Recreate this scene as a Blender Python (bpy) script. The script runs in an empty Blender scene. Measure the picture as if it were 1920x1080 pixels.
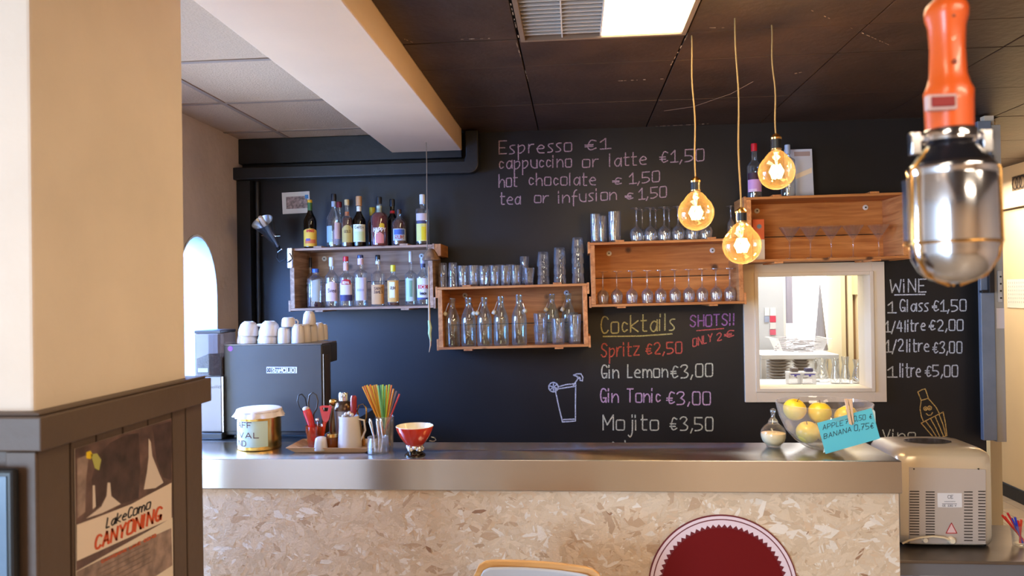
import bpy, math, random
from mathutils import Vector, Matrix
random.seed(7)
PI = math.pi
scene = bpy.context.scene
COL = scene.collection
EYE, FPX = 1.65, 1400.0
D = 4.2            # back wall
CEIL = 2.565
CT = 1.05          # bar top height
# ------------------------------------------------------------------ camera
_dY = Vector((118, -8, -FPX)).normalized()
_up = Vector((-0.016, 1, 0)); _Z = (_up - _up.dot(_dY) * _dY).normalized()
_X = _dY.cross(_Z)
CM = Matrix((_X, _dY, _Z))
cd = bpy.data.cameras.new('camera'); cam = bpy.data.objects.new('camera', cd); COL.objects.link(cam)
cam.matrix_world = Matrix.Translation((0, 0, EYE)) @ CM.to_4x4()
cd.sensor_width = 36; cd.lens = FPX * 36 / 1920; cd.clip_start = 0.05
cd.dof.use_dof = True; cd.dof.focus_distance = 3.9; cd.dof.aperture_fstop = 4.5
scene.camera = cam
def P(px, py, X=None, Y=None, Z=None):
    d = CM @ Vector((px - 960, -(py - 540), -FPX))
    o = Vector((0, 0, EYE))
    if X is not None: t = (X - o.x) / d.x
    elif Y is not None: t = (Y - o.y) / d.y
    else: t = (Z - o.z) / d.z
    return o + d * t
# ------------------------------------------------------------------ world and lights
w = bpy.data.worlds.new('world'); scene.world = w; w.use_nodes = True
w.node_tree.nodes['Background'].inputs[0].default_value = (0.62, 0.78, 1.0, 1)
w.node_tree.nodes['Background'].inputs[1].default_value = 0.6
def area(name, loc, rot, sx, sy, power, col, spread=None):
    l = bpy.data.lights.new(name, 'AREA'); l.shape = 'RECTANGLE'; l.size = sx; l.size_y = sy
    l.energy = power; l.color = col
    if spread: l.spread = spread
    o = bpy.data.objects.new(name, l); COL.objects.link(o); o.location = loc; o.rotation_euler = rot; return o
COOL = (0.54, 0.75, 1.0); WARM = (1.0, 0.80, 0.58)
area('daylight_front_window', (-3.6, -3.42, 1.25), (PI/2, 0, 0), 2.4, 2.3, 290, COOL)      # glazed front of the bar, behind the camera
area('daylight_left_room', (-3.3, 2.36, 2.0), (PI/2, 0, 0), 2.1, .9, 430, (0.10, 0.32, 1.0))   # unseen daylight added beyond the arch, high up to keep off the ceiling
area('daylight_side_window', (-2.5, 3.15, 1.65), (PI/2, 0, -2.5), .9, 1.0, 105, (0.52, 0.71, 1.0))   # window in the left wall, hidden behind the pillar
area('warm_ceiling_fill_a', (1.5, -.2, CEIL-.03), (0, 0, 0), 1.2, 0.3, 26, WARM)  # this and the next two: unseen warm light added to the room
area('warm_ceiling_fill_b', (1.6, -1.8, CEIL-.03), (0, 0, 0), 1.2, 0.3, 50, WARM)
area('warm_ceiling_fill_c', (-.6, 0.0, CEIL-.03), (0, 0, 0), 1.2, 0.3, 12, WARM)
area('kitchen_ceiling_lamp', (1.55, 5.0, 2.4), (0, 0, 0), 1.1, .8, 26, (1, .97, .93))
area('corridor_lamp', (2.9, 5.6, 2.45), (0, 0, 0), .5, 1.0, 30, (1, .84, .66))
scene.view_settings.view_transform = 'Standard'; scene.view_settings.look = 'None'
scene.view_settings.gamma = 1; scene.view_settings.use_curve_mapping = False
scene.view_settings.exposure = 0.4
scene.render.film_transparent = False
cy = scene.cycles
cy.use_denoising = True; cy.max_bounces = 12; cy.diffuse_bounces = 4; cy.glossy_bounces = 5
cy.transmission_bounces = 10; cy.transparent_max_bounces = 40; cy.sample_clamp_indirect = 4
cy.caustics_reflective = False; cy.caustics_refractive = False

# ------------------------------------------------------------------ materials
def lin(c):
    return tuple(((v/255)/12.92 if v/255 <= .04045 else ((v/255+.055)/1.055)**2.4) for v in c)
def newmat(name):
    m = bpy.data.materials.new(name); m.use_nodes = True
    return m, m.node_tree, m.node_tree.nodes, m.node_tree.links
def mat(name, col, rough=.5, metal=0, noise=None, bump=None, emis=0, ecol=None, coat=0, spec=.5, trans=0, sss=0):
    """noise=(scale, amount, (stretch)), bump=(scale, strength)"""
    m, nt, N, L = newmat(name); b = N['Principled BSDF']
    c = lin(col) + (1,)
    b.inputs['Base Color'].default_value = c; b.inputs['Roughness'].default_value = rough
    b.inputs['Metallic'].default_value = metal; b.inputs['Specular IOR Level'].default_value = spec
    b.inputs['Coat Weight'].default_value = coat; b.inputs['Transmission Weight'].default_value = trans
    if sss: b.inputs['Subsurface Weight'].default_value = sss; b.inputs['Subsurface Scale'].default_value = .02
    if emis: b.inputs['Emission Color'].default_value = lin(ecol or col) + (1,); b.inputs['Emission Strength'].default_value = emis
    tc = N.new('ShaderNodeTexCoord')
    if noise:
        mp = N.new('ShaderNodeMapping'); L.new(tc.outputs['Object'], mp.inputs[0])
        if len(noise) > 2: mp.inputs['Scale'].default_value = noise[2]
        n = N.new('ShaderNodeTexNoise'); n.inputs['Scale'].default_value = noise[0]; n.inputs['Detail'].default_value = 5
        L.new(mp.outputs[0], n.inputs['Vector'])
        r = N.new('ShaderNodeMapRange'); r.inputs['From Min'].default_value = .3; r.inputs['From Max'].default_value = .7
        r.inputs['To Min'].default_value = 1 - noise[1]; r.inputs['To Max'].default_value = 1 + noise[1]
        L.new(n.outputs['Fac'], r.inputs['Value'])
        mx = N.new('ShaderNodeVectorMath'); mx.operation = 'SCALE'; mx.inputs[0].default_value = c[:3]
        L.new(r.outputs[0], mx.inputs['Scale']); L.new(mx.outputs[0], b.inputs['Base Color'])
    if bump:
        n2 = N.new('ShaderNodeTexNoise'); n2.inputs['Scale'].default_value = bump[0]; n2.inputs['Detail'].default_value = 4
        L.new(tc.outputs['Object'], n2.inputs['Vector'])
        bp = N.new('ShaderNodeBump'); bp.inputs['Strength'].default_value = bump[1]; bp.inputs['Distance'].default_value = .01
        L.new(n2.outputs['Fac'], bp.inputs['Height']); L.new(bp.outputs[0], b.inputs['Normal'])
    return m
def wood(name, c1, c2, axis='X', rough=.6, knots=True):
    m, nt, N, L = newmat(name); b = N['Principled BSDF']; b.inputs['Roughness'].default_value = rough
    tc = N.new('ShaderNodeTexCoord'); oi = N.new('ShaderNodeObjectInfo')
    mp = N.new('ShaderNodeMapping'); s = {'X': (1.2, 14, 14), 'Y': (14, 1.2, 14), 'Z': (14, 14, 1.2)}[axis]
    mp.inputs['Scale'].default_value = s
    ad = N.new('ShaderNodeVectorMath'); ad.operation = 'ADD'
    cx = N.new('ShaderNodeVectorMath'); cx.operation = 'SCALE'; cx.inputs[0].default_value = (7, 5, 3)
    L.new(oi.outputs['Random'], cx.inputs['Scale']); L.new(tc.outputs['Object'], ad.inputs[0]); L.new(cx.outputs[0], ad.inputs[1])
    L.new(ad.outputs[0], mp.inputs[0])
    n = N.new('ShaderNodeTexNoise'); n.inputs['Scale'].default_value = 3; n.inputs['Detail'].default_value = 7; n.inputs['Distortion'].default_value = .6
    L.new(mp.outputs[0], n.inputs['Vector'])
    cr = N.new('ShaderNodeValToRGB'); e = cr.color_ramp.elements
    e[0].position = .3; e[0].color = lin(c2) + (1,); e[1].position = .68; e[1].color = lin(c1) + (1,)
    L.new(n.outputs['Fac'], cr.inputs[0])
    last = cr.outputs[0]
    if knots:
        v = N.new('ShaderNodeTexVoronoi'); v.inputs['Scale'].default_value = 4.2
        L.new(ad.outputs[0], v.inputs['Vector'])
        kr = N.new('ShaderNodeMapRange'); kr.inputs['From Min'].default_value = .05; kr.inputs['From Max'].default_value = .1
        L.new(v.outputs['Distance'], kr.inputs['Value'])
        mx = N.new('ShaderNodeMix'); mx.data_type = 'RGBA'; L.new(kr.outputs[0], mx.inputs['Factor'])
        mx.inputs['A'].default_value = lin(tuple(x*.55 for x in c2)) + (1,); L.new(last, mx.inputs['B']); last = mx.outputs['Result']
    r = N.new('ShaderNodeMapRange'); r.inputs['To Min'].default_value = .82; r.inputs['To Max'].default_value = 1.15
    L.new(oi.outputs['Random'], r.inputs['Value'])
    sc = N.new('ShaderNodeVectorMath'); sc.operation = 'SCALE'; L.new(last, sc.inputs[0]); L.new(r.outputs[0], sc.inputs['Scale'])
    L.new(sc.outputs[0], b.inputs['Base Color'])
    bp = N.new('ShaderNodeBump'); bp.inputs['Strength'].default_value = .25; bp.inputs['Distance'].default_value = .003
    L.new(n.outputs['Fac'], bp.inputs['Height']); L.new(bp.outputs[0], b.inputs['Normal'])
    return m
def glass(name, tint=(1, 1, 1), base=.07, edge=.75, haze=.0, hazecol=(1, 1, 1), power=2.6, rough=.03):
    """clear thin-walled glass: transparent body, mirror reflections growing towards the rim, a trace of haze"""
    m, nt, N, L = newmat(name); N.remove(N['Principled BSDF']); out = N['Material Output']
    t = N.new('ShaderNodeBsdfTransparent'); t.inputs[0].default_value = tint + (1,)
    g = N.new('ShaderNodeBsdfGlossy'); g.inputs['Roughness'].default_value = rough
    lw = N.new('ShaderNodeLayerWeight'); lw.inputs['Blend'].default_value = .5
    pw = N.new('ShaderNodeMath'); pw.operation = 'POWER'; pw.inputs[1].default_value = power; L.new(lw.outputs['Facing'], pw.inputs[0])
    r = N.new('ShaderNodeMapRange'); r.inputs['To Min'].default_value = base; r.inputs['To Max'].default_value = edge
    L.new(pw.outputs[0], r.inputs['Value'])
    mx = N.new('ShaderNodeMixShader'); L.new(r.outputs[0], mx.inputs[0]); L.new(t.outputs[0], mx.inputs[1]); L.new(g.outputs[0], mx.inputs[2])
    last = mx.outputs[0]
    if haze:
        d = N.new('ShaderNodeBsdfTranslucent'); d.inputs[0].default_value = hazecol + (1,)
        d2 = N.new('ShaderNodeBsdfDiffuse'); d2.inputs[0].default_value = hazecol + (1,)
        ma = N.new('ShaderNodeMixShader'); ma.inputs[0].default_value = .5; L.new(d.outputs[0], ma.inputs[1]); L.new(d2.outputs[0], ma.inputs[2])
        hm = N.new('ShaderNodeMath'); hm.operation = 'MULTIPLY_ADD'; hm.inputs[1].default_value = haze*1.6; hm.inputs[2].default_value = haze*.4
        L.new(lw.outputs['Facing'], hm.inputs[0])
        m2 = N.new('ShaderNodeMixShader'); L.new(hm.outputs[0], m2.inputs[0]); L.new(last, m2.inputs[1]); L.new(ma.outputs[0], m2.inputs[2]); last = m2.outputs[0]
    L.new(last, out.inputs[0]); return m
def fluid(name, col, dens=.75):
    m, nt, N, L = newmat(name); N.remove(N['Principled BSDF']); out = N['Material Output']
    t = N.new('ShaderNodeBsdfTransparent'); t.inputs[0].default_value = lin(col) + (1,)
    d = N.new('ShaderNodeBsdfPrincipled'); d.inputs['Base Color'].default_value = lin(col) + (1,); d.inputs['Roughness'].default_value = .1
    mx = N.new('ShaderNodeMixShader'); mx.inputs[0].default_value = dens
    L.new(t.outputs[0], mx.inputs[1]); L.new(d.outputs[0], mx.inputs[2]); L.new(mx.outputs[0], out.inputs[0]); return m
def chalk(name, col):
    m, nt, N, L = newmat(name); b = N['Principled BSDF']; out = N['Material Output']
    b.inputs['Base Color'].default_value = lin(col) + (1,); b.inputs['Roughness'].default_value = .9
    tc = N.new('ShaderNodeTexCoord'); n = N.new('ShaderNodeTexNoise'); n.inputs['Scale'].default_value = 420; n.inputs['Detail'].default_value = 2
    L.new(tc.outputs['Object'], n.inputs['Vector'])
    r = N.new('ShaderNodeMapRange'); r.inputs['From Min'].default_value = .36; r.inputs['From Max'].default_value = .56
    r.inputs['To Min'].default_value = .12; r.inputs['To Max'].default_value = .95; L.new(n.outputs['Fac'], r.inputs['Value'])
    t = N.new('ShaderNodeBsdfTransparent'); mx = N.new('ShaderNodeMixShader')
    L.new(r.outputs[0], mx.inputs[0]); L.new(t.outputs[0], mx.inputs[1]); L.new(b.outputs[0], mx.inputs[2]); L.new(mx.outputs[0], out.inputs[0]); return m
M = {}
M['blackboard'] = mat('blackboard_paint', (29, 27, 26), .42, noise=(3, .22), bump=(60, .03), spec=.42)
M['black_paint'] = mat('black_gloss_paint', (22, 22, 22), .45, bump=(20, .15))
M['dark_ceiling'] = mat('dark_ceiling_panel', (60, 42, 30), .5, noise=(5, .3), bump=(30, .25))
M['seam'] = mat('seam', (20, 17, 15), .8)
M['plaster'] = mat('warm_plaster', (226, 208, 190), .85, noise=(4, .05), bump=(50, .12))
M['beam'] = mat('beam_plaster', (224, 192, 160), .8, noise=(4, .03), bump=(50, .06))
M['old_plaster'] = mat('old_wall_plaster', (205, 184, 168), .9, noise=(3, .10), bump=(18, .4))
M['tile'] = mat('ceiling_tile', (198, 168, 140), .9, noise=(60, .04), bump=(130, .5))
M['tile_rail'] = mat('ceiling_rail', (150, 128, 112), .6)
M['floor'] = mat('floor_tile', (170, 156, 140), .35, noise=(4, .12))
M['grout'] = mat('grout', (95, 80, 66), .9)
M['wall_warm'] = mat('warm_wall', (214, 186, 158), .8, noise=(2, .06))
M['cream'] = mat('cream_wall', (226, 205, 166), .6, noise=(2, .05))
M['cream_frame'] = mat('cream_gloss_paint', (232, 212, 180), .45, noise=(5, .03))
M['white'] = mat('white_paint', (238, 238, 240), .6)
M['wain'] = mat('grey_brown_paint', (86, 68, 56), .5, noise=(6, .08), bump=(40, .1))
M['groove'] = mat('groove', (40, 34, 30), .8)
M['paper'] = mat('paper', (232, 228, 220), .7)
M['white_china'] = mat('white_china', (206, 194, 184), .2, coat=.5)
M['black'] = mat('black_plastic', (26, 26, 28), .35)
M['chrome'] = mat('chrome', (225, 225, 230), .12, 1)
M['brass'] = mat('brass', (214, 164, 92), .22, 1)
M['gold_tin'] = mat('gold_tin', (222, 182, 98), .25, 1)
M['red'] = mat('red_plastic', (205, 28, 22), .25, coat=.5)
M['darkred'] = mat('dark_red_plastic', (140, 16, 22), .2, coat=.5)
M['steel'] = mat('steel', (190, 188, 186), .28, 1)
M['galv'] = mat('galvanised_sheet', (130, 140, 152), .5, .35, noise=(9, .1))
M['washer'] = mat('white_washer', (222, 216, 204), .5)
M['screw'] = mat('screw', (70, 66, 60), .4, .8)
M['wx'] = wood('crate_wood_long', (216, 144, 74), (172, 98, 40), 'X')
M['wy'] = wood('crate_wood_deep', (222, 150, 84), (176, 104, 48), 'Y')
M['wz'] = wood('crate_wood_upright', (216, 152, 96), (170, 104, 58), 'Z')
M['wx_daylit'] = wood('daylit_crate_wood_long', (188, 150, 118), (136, 98, 70), 'X')  # this pair: crate wood with cool daylight put into its colour
M['wy_daylit'] = wood('daylit_crate_wood_deep', (196, 160, 128), (136, 100, 72), 'Y')
M['tray'] = wood('tray_wood', (240, 198, 150), (214, 162, 110), 'X', knots=False)
M['ply'] = wood('bent_plywood', (220, 168, 104), (190, 132, 72), 'X', knots=False, rough=.35)
M['glass'] = glass('clear_glass', (.985, .99, .985), .06, .7, .05)
M['glass2'] = glass('tumbler_glass', (.97, .975, .97), .16, .98, .09, (1, .97, .92), 1.8, .02)
M['glass_green'] = glass('green_tinted_glass', (.80, .90, .84), .16, .95, .09, (.85, .95, .88), 1.8, .02)
M['glass_bottle'] = glass('bottle_glass', (.94, .96, .95), .13, .95, .06, (1, .98, .94), 1.8, .02)
M['glass_dark'] = glass('dark_bottle_glass', (.12, .10, .06), .07, .7)
M['glass_amber'] = glass('amber_lamp_glass', (1.0, .88, .66), .08, .7, .022, (1, .66, .3), 1.8)
M['glass_coupe'] = glass('fine_stemware', (.97, .97, .97), .07, .7, .05, (1, .97, .92), 2.6, .02)
M['glass_smoke'] = glass('smoked_plastic', (.42, .34, .30), .08, .5, .10, (.55, .42, .36))
M['glass_orange'] = glass('orange_glass', (.95, .35, .12), .08, .5, .15, (1, .35, .1))
M['pane'] = glass('window_pane', (.98, .99, .98), .03, .5)
M['emit'] = mat('light_panel', (255, 240, 205), .5, emis=9, ecol=(255, 236, 190))
M['filament'] = mat('glowing_filament', (255, 200, 110), .5, emis=60, ecol=(255, 214, 140))
M['emit_day'] = mat('daylit_glazing', (255, 255, 255), .5, emis=1.8, ecol=(248, 250, 255))
def plain(c, rough=.55, **k):
    key = ('p', tuple(c), rough, tuple(sorted(k.items())))
    if key not in M: M[key] = mat('colour_%d_%d_%d' % tuple(c), c, rough, **k)
    return M[key]
# brushed steel with vertical smear
def brushed():
    m = mat('brushed_steel', (206, 200, 196), .26, 1, noise=(3, .03))
    b = m.node_tree.nodes['Principled BSDF']; b.inputs['Anisotropic'].default_value = .85
    b.inputs['Anisotropic Rotation'].default_value = 0.25
    t = m.node_tree.nodes.new('ShaderNodeTangent'); t.direction_type = 'RADIAL'; t.axis = 'Z'
    m.node_tree.links.new(t.outputs[0], b.inputs['Tangent'])
    return m
M['brushed'] = brushed()
def flake_mat():
    m = mat('wood_flakes', (222, 196, 166), .6, bump=(160, .2)); N = m.node_tree.nodes; L = m.node_tree.links
    a = N.new('ShaderNodeAttribute'); a.attribute_name = 'tone'; L.new(a.outputs['Color'], N['Principled BSDF'].inputs['Base Color']); return m
M['flake'] = flake_mat()

# ------------------------------------------------------------------ mesh helpers
class MB:
    def __init__(s): s.v = []; s.f = []; s.m = []; s.c = 0
    def add(s, vs, fs, T=None):
        o = len(s.v)
        s.v += [tuple(T @ Vector(v)) for v in vs] if T is not None else [tuple(v) for v in vs]
        s.f += [tuple(i + o for i in f) for f in fs]; s.m += [s.c] * len(fs); return s
    def box(s, x0, x1, y0, y1, z0, z1, T=None):
        vs = [(x, y, z) for z in (z0, z1) for y in (y0, y1) for x in (x0, x1)]
        return s.add(vs, [(0, 2, 3, 1), (4, 5, 7, 6), (0, 1, 5, 4), (1, 3, 7, 5), (3, 2, 6, 7), (2, 0, 4, 6)], T)
    def lathe(s, prof, seg=24, T=None, mod=None, caps=True, a0=0, a1=2*PI):
        full = abs(a1 - a0 - 2*PI) < 1e-6; n = seg if full else seg + 1
        vs = []; 
        for r, z in prof:
            for i in range(n):
                a = a0 + (a1 - a0) * i / seg; rr = r * (mod(a, z) if mod else 1)
                vs.append((rr * math.cos(a), rr * math.sin(a), z))
        fs = []
        for j in range(len(prof) - 1):
            for i in range(seg):
                k = (i + 1) % n
                fs.append((j*n+i, j*n+k, (j+1)*n+k, (j+1)*n+i))
        if caps and full:
            if prof[0][0] > 1e-6: fs.append(tuple(reversed(range(n))))
            if prof[-1][0] > 1e-6: fs.append(tuple((len(prof)-1)*n + i for i in range(n)))
        return s.add(vs, fs, T)
    def tube(s, pts, r, seg=8, T=None, closed=False):
        pts = [Vector(p) for p in pts]; n = len(pts); rs = r if isinstance(r, (list, tuple)) else [r] * n
        t0 = (pts[1] - pts[0]).normalized(); up = Vector((0, 0, 1)) if abs(t0.z) < .9 else Vector((1, 0, 0))
        nrm = (up - up.dot(t0) * t0).normalized(); vs = []
        for i in range(n):
            a = pts[(i-1) % n] if (closed or i) else pts[i]; b = pts[(i+1) % n] if (closed or i < n-1) else pts[i]
            t = (b - a).normalized(); nrm = (nrm - nrm.dot(t) * t).normalized(); bi = t.cross(nrm)
            for k in range(seg):
                an = 2*PI*k/seg; vs.append(pts[i] + (nrm * math.cos(an) + bi * math.sin(an)) * rs[i])
        fs = []
        for i in range(n if closed else n - 1):
            for k in range(seg):
                j = (i + 1) % n; q = (k + 1) % seg
                fs.append((i*seg+k, i*seg+q, j*seg+q, j*seg+k))
        if not closed: fs += [tuple(reversed(range(seg))), tuple((n-1)*seg + k for k in range(seg))]
        return s.add(vs, fs, T)
    def prism(s, pts, y0, y1, T=None):     # polygon in XZ extruded along Y
        n = len(pts); vs = [(x, y0, z) for x, z in pts] + [(x, y1, z) for x, z in pts]
        fs = [tuple(range(n)), tuple(reversed(range(n, 2*n)))] + [(i, i+n, (i+1) % n + n, (i+1) % n) for i in range(n)]
        return s.add(vs, fs, T)
    def ball(s, c, r, seg=12, rings=8, sc=(1, 1, 1)):
        pr = [(r*math.sin(PI*i/rings), -r*math.cos(PI*i/rings)) for i in range(rings + 1)]
        pr[0] = (0, -r); pr[-1] = (0, r)
        return s.lathe(pr, seg, Matrix.Translation(c) @ Matrix.Diagonal((sc[0], sc[1], sc[2], 1)), caps=False)
_mesh = {}
def obj(name, mb, m, parent=None, loc=None, rot=None, smooth=None, bevel=0, label=None, kind=None):
    me = bpy.data.meshes.new(name); me.from_pydata(mb.v, [], mb.f)
    ms = m if isinstance(m, (list, tuple)) else [m]
    for q in ms: me.materials.append(M[q] if isinstance(q, str) else q)
    if len(ms) > 1: me.polygons.foreach_set('material_index', mb.m)
    me.validate(); me.update()
    if smooth is not None: me.shade_smooth(); me.set_sharp_from_angle(angle=math.radians(smooth))
    o = bpy.data.objects.new(name, me); COL.objects.link(o)
    if parent: o.parent = parent
    if loc is not None: o.location = loc
    if rot is not None: o.rotation_euler = rot
    if bevel:
        b = o.modifiers.new('edge', 'BEVEL'); b.width = bevel; b.segments = 2; b.limit_method = 'ANGLE'; b.angle_limit = .7
    if label: o['label'] = label
    if kind: o['kind'] = kind
    return o
def tag(o, label, cat, group=None):
    o['label'] = label; o['category'] = cat
    if group: o['group'] = group
    return o
def thing(name, label, cat, loc=(0, 0, 0), rot=(0, 0, 0), group=None, scale=None):
    o = bpy.data.objects.new(name, None); COL.objects.link(o); o.location = loc; o.rotation_euler = rot; o.empty_display_size = .02
    if scale: o.scale = scale
    return tag(o, label, cat, group)
def struct(name, mb, m, parent=None, **k):
    o = obj(name, mb, m, parent, **k); o['kind'] = 'structure'; return o
def dup(root, label, loc, rot=None, group=None, scale=None):
    r = root.copy(); COL.objects.link(r); r.location = loc; r['label'] = label
    if rot is not None: r.rotation_euler = rot
    if group: r['group'] = group
    if scale: r.scale = scale
    for ch in root.children:
        c = ch.copy(); COL.objects.link(c); c.parent = r
        for g in ch.children:
            d = g.copy(); COL.objects.link(d); d.parent = c
    return r
# ------------------------------------------------------------------ handwriting: single-stroke glyphs
G = {
'A': (4, "03 29 43|15 35"), 'B': (4, "03 09|~09 39 47 26 06|~06 36 45 33 03"), 'C': (4, "~48 39 19 06 13 33 44"),
'D': (4, "09 03|~09 29 48 44 23 03"), 'E': (4, "49 09 03 43|06 36"), 'F': (4, "49 09 03|06 36"), 'G': (4, "~48 39 19 06 13 33 45|25 45 43"),
'H': (4, "03 09|43 49|06 46"), 'I': (1, "03 09"), 'J': (3, "09 39|~29 24 13 04"), 'K': (4, "03 09|48 06 43"), 'L': (3, "09 03 33"),
'M': (5, "03 09 25 59 53"), 'N': (4, "03 09 43 49"), 'O': (4, "~29 09 06 03 23 43 46 49 29"), 'P': (4, "03 09|~09 39 48 46 05"),
'Q': (4, "~29 09 06 03 23 43 46 49 29|24 42"), 'R': (4, "03 09|~09 39 48 46 05|15 43"), 'S': (4, "~48 39 19 07 26 45 33 13 04"),
'T': (4, "09 49|29 23"), 'U': (4, "~09 05 13 33 45 49"), 'V': (4, "09 23 49"), 'W': (6, "09 13 37 53 69"), 'X': (4, "09 43|49 03"),
'Y': (4, "09 26 49|26 23"), 'Z': (4, "09 49 03 43"),
'a': (4, "~46 27 05 13 33 46|47 43"), 'b': (4, "09 03|~03 33 45 27 05"), 'c': (3, "~36 17 05 13 34"), 'd': (4, "~46 27 05 13 33 45|49 43"),
'e': (4, "~05 45 46 27 05 13 43"), 'f': (3, "~39 29 17 11|06 36"), 'g': (4, "~46 27 05 13 45|~47 41 10"), 'h': (4, "09 03|~05 27 46 43"),
'i': (1, "07 03|08 09"), 'j': (2, "~27 22 10 01|28 29"), 'k': (4, "09 03|47 05 43"), 'l': (1, "09 03"), 'm': (6, "07 03|~05 17 36 33|~35 47 66 63"),
'n': (4, "07 03|~05 27 46 43"), 'o': (4, "~27 07 05 03 23 43 45 47 27"), 'p': (4, "07 00|~06 37 45 23 03"), 'q': (4, "~46 27 05 13 45|47 40"),
'r': (3, "07 03|~05 17 37"), 's': (3, "~37 17 06 34 23 03"), 't': (3, "~19 14 13 33|07 37"), 'u': (4, "~07 04 23 43 47|47 43"),
'v': (4, "07 23 47"), 'w': (5, "07 13 36 43 57"), 'x': (4, "07 43|47 03"), 'y': (4, "07 24|47 10"), 'z': (4, "07 47 03 43"),
'0': (4, "~29 09 06 03 23 43 46 49 29"), '1': (3, "07 29 23|03 43"), '2': (4, "~08 19 39 47 25 03 43"), '3': (4, "~08 19 39 48 26|~26 45 44 33 03"),
'4': (4, "29 05 45|38 33"), '5': (4, "49 09 06|~06 36 45 44 23 03"), '6': (4, "~39 06 04 23 44 36 05"), '7': (4, "09 49 13|16 36"),
'8': (4, "~26 08 29 48 26 04 23 44 26"), '9': (4, "~46 26 08 29 48 46 33"), '|': (1, "03 09"),
'€': (4, "~48 29 16 14 23 44|06 36|05 35"), ',': (1, "14 02"), '.': (1, "03 04"), '!': (1, "05 09|03 04"), '/': (3, "02 39"), '-': (3, "06 36"), "'": (1, "08 09"), ' ': (3, "")}
def strokes(text, track=1.6):
    out = []; x = 0
    for ch in text:
        wd, st = G[ch]
        for s in st.split('|'):
            if not s: continue
            sm = s[0] == '~'; pts = [(x + int(p[0]), int(p[1]) - 3) for p in s.lstrip('~').split()]
            if sm:
                for _ in range(2):
                    q = [pts[0]]
                    for a, b in zip(pts, pts[1:]):
                        q += [(a[0]*.75+b[0]*.25, a[1]*.75+b[1]*.25), (a[0]*.25+b[0]*.75, a[1]*.25+b[1]*.75)]
                    pts = q + [pts[-1]]
            out.append(pts)
        x += wd + track
    return out, x - track
def ribbon(mb, pts, wd, fn):
    """flat stroke of width wd (in the units of pts), mapped to space with fn(u, v)"""
    n = len(pts); vs = []
    for i in range(n):
        a = pts[max(i-1, 0)]; b = pts[min(i+1, n-1)]; dx, dy = b[0]-a[0], b[1]-a[1]; l = math.hypot(dx, dy) or 1
        nx, ny = -dy/l*wd/2, dx/l*wd/2
        p = pts[i]
        if i == 0: p = (p[0]-dx/l*wd*.3, p[1]-dy/l*wd*.3)
        if i == n-1: p = (p[0]+dx/l*wd*.3, p[1]+dy/l*wd*.3)
        vs += [fn(p[0]+nx, p[1]+ny), fn(p[0]-nx, p[1]-ny)]
    mb.add(vs, [(2*i, 2*i+2, 2*i+3, 2*i+1) for i in range(n-1)])
_rib1 = ribbon
def ribbon(mb, pts, wd, fn):
    """split the stroke at sharp corners so that every limb keeps its full width"""
    s = 0
    for i in range(1, len(pts)-1):
        ax, ay = pts[i][0]-pts[i-1][0], pts[i][1]-pts[i-1][1]; bx, by = pts[i+1][0]-pts[i][0], pts[i+1][1]-pts[i][1]
        if ax*bx + ay*by < .6*math.hypot(ax, ay)*math.hypot(bx, by): _rib1(mb, pts[s:i+1], wd, fn); s = i
    _rib1(mb, pts[s:], wd, fn)
def write(mb, text, x0, x1, b0, b1, cap, wd, fn, jit=0, track=1.6, slant=0):
    """text between x0 and x1, base line b0 -> b1 (v grows upwards)"""
    st, W_ = strokes(text, track); k = (x1 - x0) / max(W_, .1)
    for s in st:
        jx, jy = random.uniform(-jit, jit)*cap, random.uniform(-jit, jit)*cap
        pts = [(x0 + p[0]*k + p[1]/6*cap*slant + jx, b0 + (b1-b0)*p[0]/max(W_, .1) + p[1]/6*cap + jy) for p in s]
        ribbon(mb, pts, wd, fn)
def wallfn(Y, dx=0):
    return lambda u, v: P(u, -v, Y=Y)
# ------------------------------------------------------------------ THE SETTING
b = MB(); b.box(-5, 4.2, -4, 8, -.1, -.004); struct('floor', b, 'grout')
fl = bpy.data.objects['floor']
tm = None
for i in range(17):              # floor tiles that can be seen through the passage on the right; the rest of the floor carries them too
    for j in range(16):
        x = 1.9 + i * .15; y = 4.5 + j * .22
        if x > 3.3: continue
        if tm is None:
            t = MB(); t.box(0, .146, 0, .216, -.01, 0); tm = obj('tile', t, 'floor', fl, (x, y, 0), bevel=.002)
        else:
            c = tm.copy(); COL.objects.link(c); c.parent = fl; c.location = (x, y, 0)
b = MB(); b.box(-4.4, 1.9, -3.4, 4.35, -.01, 0); b.box(1.9, 4.2, -3.4, 4.45, -.01, 0); b.box(-4.4, 1.9, 4.35, 8, -.01, 0); struct('flooring', b, 'floor', fl)

# ceiling slab, dark panels right of the beam, white tiles left of it
b = MB(); b.box(-5, 4.2, -3.5, 7.9, CEIL+.02, CEIL+.1); ceil = struct('ceiling', b, 'seam')
BX0 = P(735, 288, Y=4.12).x; BX1 = P(866, 282, Y=4.12).x; BZ = P(866, 282, Y=4.12).z
TRX0, TRX1, TRY1, TRY0 = -.16, .38, P(1130, 67, Z=CEIL).y, P(1130, 67, Z=CEIL).y - 1.2
def panel(x0, x1, y0, y1, m, name='ceiling_panel', gap=.006):
    q = MB(); q.box(x0+gap/2, x1-gap/2, y0+gap/2, y1-gap/2, CEIL - random.uniform(0, .002), CEIL+.02)
    return obj(name, q, m, ceil, bevel=.0015)
xs = [BX1, -.19, .41, 1.03, 1.65, 2.27, 2.9, 3.5, 4.1]
ys = [4.24, 3.62, 3.0, TRY1, TRY0, .9, .28, -.34, -1.6, -3.4]
for i in range(len(xs)-1):
    for j in range(len(ys)-1):
        if i == 1 and j == 3: continue
        panel(xs[i], xs[i+1], ys[j+1], ys[j], 'dark_ceiling')
for j in range(5): panel(2.3, 3.5, 4.24+.7*j, 4.94+.7*j, 'dark_ceiling')
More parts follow.
